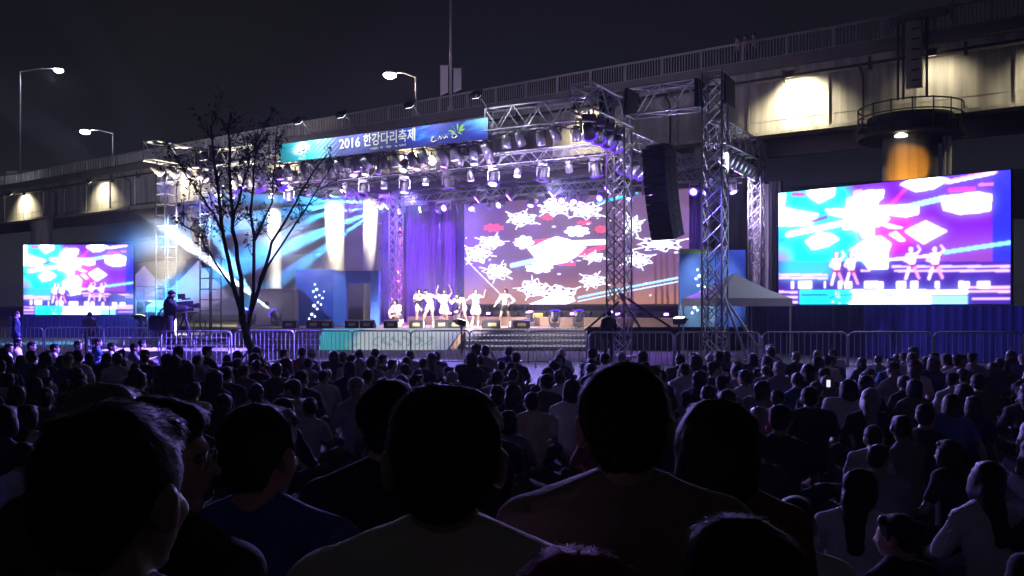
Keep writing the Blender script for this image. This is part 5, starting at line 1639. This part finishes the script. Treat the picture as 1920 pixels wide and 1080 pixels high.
for ri, people in enumerate(rows):
    for ci, (x, y) in enumerate(people):
        f, hw = rc.choices(FIG, [3, 3, 2.5, 3, 2, .7, 1.5, .6, 2])[0]
        s = rc.choice(shirts)
        hm_ = HAIRB if rc.random() < .75 else HAIRD
        if rc.random() < .05 and hw != "cap": hm_ = HAIRG
        if hw == "cap": hm_ = rc.choice(CAPM)
        word = hairword[hw]
        if hm_ is HAIRG: word = "grey hair"
        person(f, (x, y, 0), rc.gauss(-x * .03, .36), rc.uniform(.9, 1.13), "seated spectator, %s, %s shirt, %s from left in %s row from the stage" % (word, s, nth(ci + 1), nth(ri + 1)),
               "seated spectators on the square", s, hm_, rc.choice([JEAN, CLOTH["charcoal"], CLOTH["olive"]]), rc.choice([SKIN, SKIN2]))
sidew = figure("sit_side", pose(SIT, yaw=R(-25), wrR=(.14, .34, .4), elR=(.24, .14, .36)), "short", .6, .017, dec=.55)
for k, (px, y) in enumerate(((12, 21.5), (55, 22.4), (98, 21.2), (142, 23.0), (205, 22.0), (248, 21.4), (30, 24.4), (180, 24.8), (262, 23.6))):
    person(sidew, (XP(px, y), y, 0), R(-70 + 14 * (k % 3)), 1.02, "blue lit spectator turned right, %s of those left of the camera platform" % nth(k + 1), "spectators lit blue at far left", ("white", "grey", "white", "blue")[k % 4], HAIRB, JEAN, SKIN)
# a lit phone in the crowd at right
ph = thing("mobile_phone", W(1553, 719, 10.2), "small lit phone held up in the right half of the crowd", "phone")
MB().box(W(1553, 719, 10.2), (.05, .008, .1)).build("case", M_BLACK, ph)
MB().box(W(1553, 719, 10.2) + Vector((0, -.006, 0)), (.045, .003, .085)).build("screen", emat("phone_screen", (.8, .85, 1), 1.0), ph)

# --- crew and passers-by
crew = figure("crew", pose(STAND, yaw=R(-55), elR=(.25, .14, 1.18), wrR=(.28, .36, 1.2), elL=(-.2, .16, 1.16), wrL=(-.02, .38, 1.22), neck=(0, .01, 1.44), head=(.01, .05, 1.58)), "cap", 1.9, .013, jacket=.035)
person(crew, (XP(318, 27), 27.0, .46), R(-62), (1.2, 1.2, 1.1), "camera operator dressed in black standing behind the tripod camera", None, "black", CAPM[1], CLOTH["black"], None, CLOTH["black"])
bag = thing("shoulder_bag", (XP(290, 27), 27, 1.25), "black bag on the camera operator's back", "bag")
MB().lathe([(.14, -.28), (.24, -.2), (.25, .12), (.16, .24)], (XP(294, 27), 26.98, 1.3), 12).build("bag_body", M_BLKCLOTH, bag, True)
MB().path([(XP(296, 27), 26.95, 1.5), (XP(306, 27), 26.86, 1.72), (XP(316, 27), 26.85, 1.86)], .02).build("strap", M_BLKCLOTH, bag)
guard = figure("guard", pose(STAND, yaw=R(15)), "short", 1.9, .014)
person(guard, (XP(1141, 27.5), 27.5, 0), R(10), 1.0, "guard in dark jacket standing between barrier and stage, left of the tower", None, "black", HAIRB, CLOTH["black"], None, CLOTH["black"])
person(guard, (XP(30, 27), 27, 0), R(-60), .98, "standing person in dark shirt at the far left behind the crowd", None, "navy", HAIRB, CLOTH["navy"], None, CLOTH["black"])
person(guard, (XP(168, 31), 31, 0), R(40), .95, "staff member in dark clothes below the left video screen", None, "charcoal", HAIRB, CLOTH["navy"], None, CLOTH["black"])
walk = figure("walker", pose(STAND, yaw=R(10), knL=(-.1, .2, .52), anL=(-.1, .22, .1), anR=(.1, -.22, .14), knR=(.1, -.02, .5)), "short", .6, .016)
for px, s, lab in ((1383, "white", "passer-by in white shirt behind the bridge railing"), (1398, "pink", "passer-by in pink shirt behind the bridge railing"), (1414, "grey", "passer-by in grey shirt behind the bridge railing")):
    q = B(b_at(px, .7), .7, 15.22)
    person(walk, q, R(60), 1.0, lab, "passers-by on the bridge", s, HAIRB, JEAN, None, CLOTH["white"])

# --- the dancers
WHITE_COST = mat("costume_white", (.8, .78, .8), .6, nscale=10, namt=.08)
BLK_COST = CLOTH["black"]
D = [("crouched dancer in a white skirt at the left end of the group", 747, 38.5, pose(STAND, pelvis=(0, 0, .5), belly=(0, .06, .64), chest=(0, .12, .82), neck=(0, .16, .97), head=(0, .21, 1.1), shL=(-.17, .12, .92), shR=(.17, .12, .92), elL=(-.3, .25, .72), elR=(.3, .25, .72), wrL=(-.2, .4, .55), wrR=(.2, .4, .55), hiL=(-.1, .02, .48), hiR=(.1, .02, .48), knL=(-.2, .38, .45), knR=(.2, .36, .42)), "long", True, 150),
     ("white clad dancer with crossed arms, second from left", 786, 37.6, pose(STAND, wrL=(.1, .2, 1.2), elL=(-.22, .12, 1.14), wrR=(-.1, .22, 1.24), elR=(.22, .12, 1.14), anL=(-.2, 0, .09), knL=(-.16, .04, .49), anR=(.16, 0, .09)), "long", False, 175),
     ("white clad dancer leaning sideways with wide stance, third from left", 806, 37.2, pose(STAND, chest=(.1, .04, 1.27), neck=(.16, .03, 1.41), head=(.2, .06, 1.54), shL=(-.07, 0, 1.4), shR=(.28, 0, 1.33), elR=(.5, .05, 1.2), wrR=(.6, .1, 1.4), elL=(-.3, .05, 1.3), wrL=(-.45, .1, 1.1), anR=(.42, 0, .09), knR=(.26, .06, .47), anL=(-.16, 0, .09)), "bun", False, 200),
     ("dancer in white with raised arms at the back of the group", 833, 39.6, pose(STAND, elL=(-.36, 0, 1.55), wrL=(-.26, .05, 1.8), elR=(.36, 0, 1.52), wrR=(.3, .05, 1.77)), "long", True, 180),
     ("dancer in white bending forward beside the flared white skirt", 868, 37.6, pose(STAND, pelvis=(0, -.05, .86), belly=(.05, .06, 1.0), chest=(.1, .18, 1.14), neck=(.12, .26, 1.26), head=(.13, .34, 1.37), shL=(-.06, .18, 1.24), shR=(.28, .2, 1.22), elL=(-.2, .34, 1.05), wrL=(-.24, .5, .9), elR=(.42, .3, 1.05), wrR=(.5, .42, 1.2), knL=(-.15, .12, .5), anL=(-.24, 0, .09), knR=(.2, .08, .48), anR=(.34, -.06, .09)), "bob", False, 160),
     ("dancer in a flared white skirt at the right end of the group", 892, 38.2, pose(STAND, elR=(.38, .05, 1.22), wrR=(.55, .1, 1.1), elL=(-.33, .05, 1.3), wrL=(-.4, .1, 1.55), anR=(.2, .05, .09)), "long", True, 190),
     ("solo dancer with hand on hip and legs apart, right of the group", 948, 37.4, pose(STAND, elL=(-.4, -.04, 1.15), wrL=(-.2, .05, 1.0), elR=(.32, .06, 1.15), wrR=(.4, .2, 1.0), anL=(-.22, 0, .09), knL=(-.17, .05, .5), anR=(.25, .04, .09), knR=(.2, .1, .5)), "bob", False, 165)]
for i, (lab, px, y, p, hr_, sk, rz) in enumerate(D):
    f = figure("dancer%d" % i, p, hr_, .4 if i % 2 else 1.7, .014, True, "short", skirt=sk, dec=.6)
    person(f, (XP(px, y), y, .895), R(rz), 1.0, lab, "dancers on the stage", WHITE_COST, HAIRD if i in (0, 3, 5) else HAIRD if i == 6 else HAIRB, WHITE_COST if i != 6 else BLK_COST, SKIN, WHITE_COST, True)

# ------------------------------------------------------------------ haze added over the square, giving glow round lamps
hz = MB().box((0, 750, 14.6), (1830, 2130, 31.2)).build("haze", None)
tag(hz, "thin haze added over the whole square for glow round lamps", "haze", kind="stuff")
hm = bpy.data.materials.new("night_haze"); hm.use_nodes = True
hn = hm.node_tree; hn.nodes.clear()
ho = hn.nodes.new("ShaderNodeOutputMaterial"); hv = hn.nodes.new("ShaderNodeVolumePrincipled")
hv.inputs["Color"].default_value = (.92, .94, 1, 1); hv.inputs["Density"].default_value = .0004; hv.inputs["Anisotropy"].default_value = .35
hn.links.new(hv.outputs[0], ho.inputs["Volume"])
hz.data.materials.append(hm)
# ------------------------------------------------------------------ stage smoke
sm = MB().box(S(16.3, 3.2, 4.7), (30.6, 12.2, 7.5), (SU, SV, Vector((0, 0, 1)))).build("stage_smoke", None)
tag(sm, "thin drifting stage smoke that shows the light beams", "smoke", kind="stuff")
vm = bpy.data.materials.new("stage_smoke"); vm.use_nodes = True
nt = vm.node_tree; nt.nodes.clear()
out = nt.nodes.new("ShaderNodeOutputMaterial"); pv = nt.nodes.new("ShaderNodeVolumePrincipled")
pv.inputs["Color"].default_value = (.9, .92, 1, 1); pv.inputs["Anisotropy"].default_value = .1
geo = nt.nodes.new("ShaderNodeNewGeometry")
def math_(op, a, b=None):
    n = nt.nodes.new("ShaderNodeMath"); n.operation = op
    for k, v in enumerate((a, b)):
        if v is None: continue
        if isinstance(v, (int, float)): n.inputs[k].default_value = v
        else: nt.links.new(v, n.inputs[k])
    return n.outputs[0]
def dot_(vec, off):
    sb = nt.nodes.new("ShaderNodeVectorMath"); sb.operation = 'SUBTRACT'; nt.links.new(geo.outputs["Position"], sb.inputs[0]); sb.inputs[1].default_value = off
    dn = nt.nodes.new("ShaderNodeVectorMath"); dn.operation = 'DOT_PRODUCT'; nt.links.new(sb.outputs[0], dn.inputs[0]); dn.inputs[1].default_value = vec
    return dn.outputs["Value"]
def ramp(v, a, b):
    n = nt.nodes.new("ShaderNodeMapRange"); n.interpolation_type = 'SMOOTHSTEP'; nt.links.new(v, n.inputs[0])
    n.inputs[1].default_value = a; n.inputs[2].default_value = b
    return n.outputs[0]
T_ = dot_(tuple(SU), (SX, SY, 0)); S_ = dot_(tuple(SV), (SX, SY, 0)); Z_ = dot_((0, 0, 1), (0, 0, 0))
dn = math_('MULTIPLY', ramp(T_, 1.2, 6), ramp(T_, 31.4, 28))
dn = math_('MULTIPLY', dn, math_('MULTIPLY', math_('MAXIMUM', ramp(S_, 2.0, 5.5), math_('MULTIPLY', math_('MULTIPLY', ramp(T_, 17, 20), ramp(S_, -2.7, -1.2)), ramp(Z_, 6.6, 4.8))), ramp(S_, 9.25, 8.4)))
dn = math_('MULTIPLY', dn, math_('MULTIPLY', ramp(Z_, .95, 2.2), ramp(Z_, 8.44, 7.8)))
nz = nt.nodes.new("ShaderNodeTexNoise"); nz.inputs["Scale"].default_value = .55; nz.inputs["Detail"].default_value = 2
nt.links.new(geo.outputs["Position"], nz.inputs["Vector"])
dn = math_('MULTIPLY', dn, math_('ADD', math_('MULTIPLY', ramp(nz.outputs["Fac"], .36, .66), 1.5), .15))
lft = math_('ADD', math_('MULTIPLY', ramp(T_, 16, 20), .044), .019)
nt.links.new(math_('MULTIPLY', dn, lft), pv.inputs["Density"])
nt.links.new(pv.outputs[0], out.inputs["Volume"])
sm.data.materials.append(vm)
cy.volume_step_rate = 2.0
cy.volume_max_steps = 64
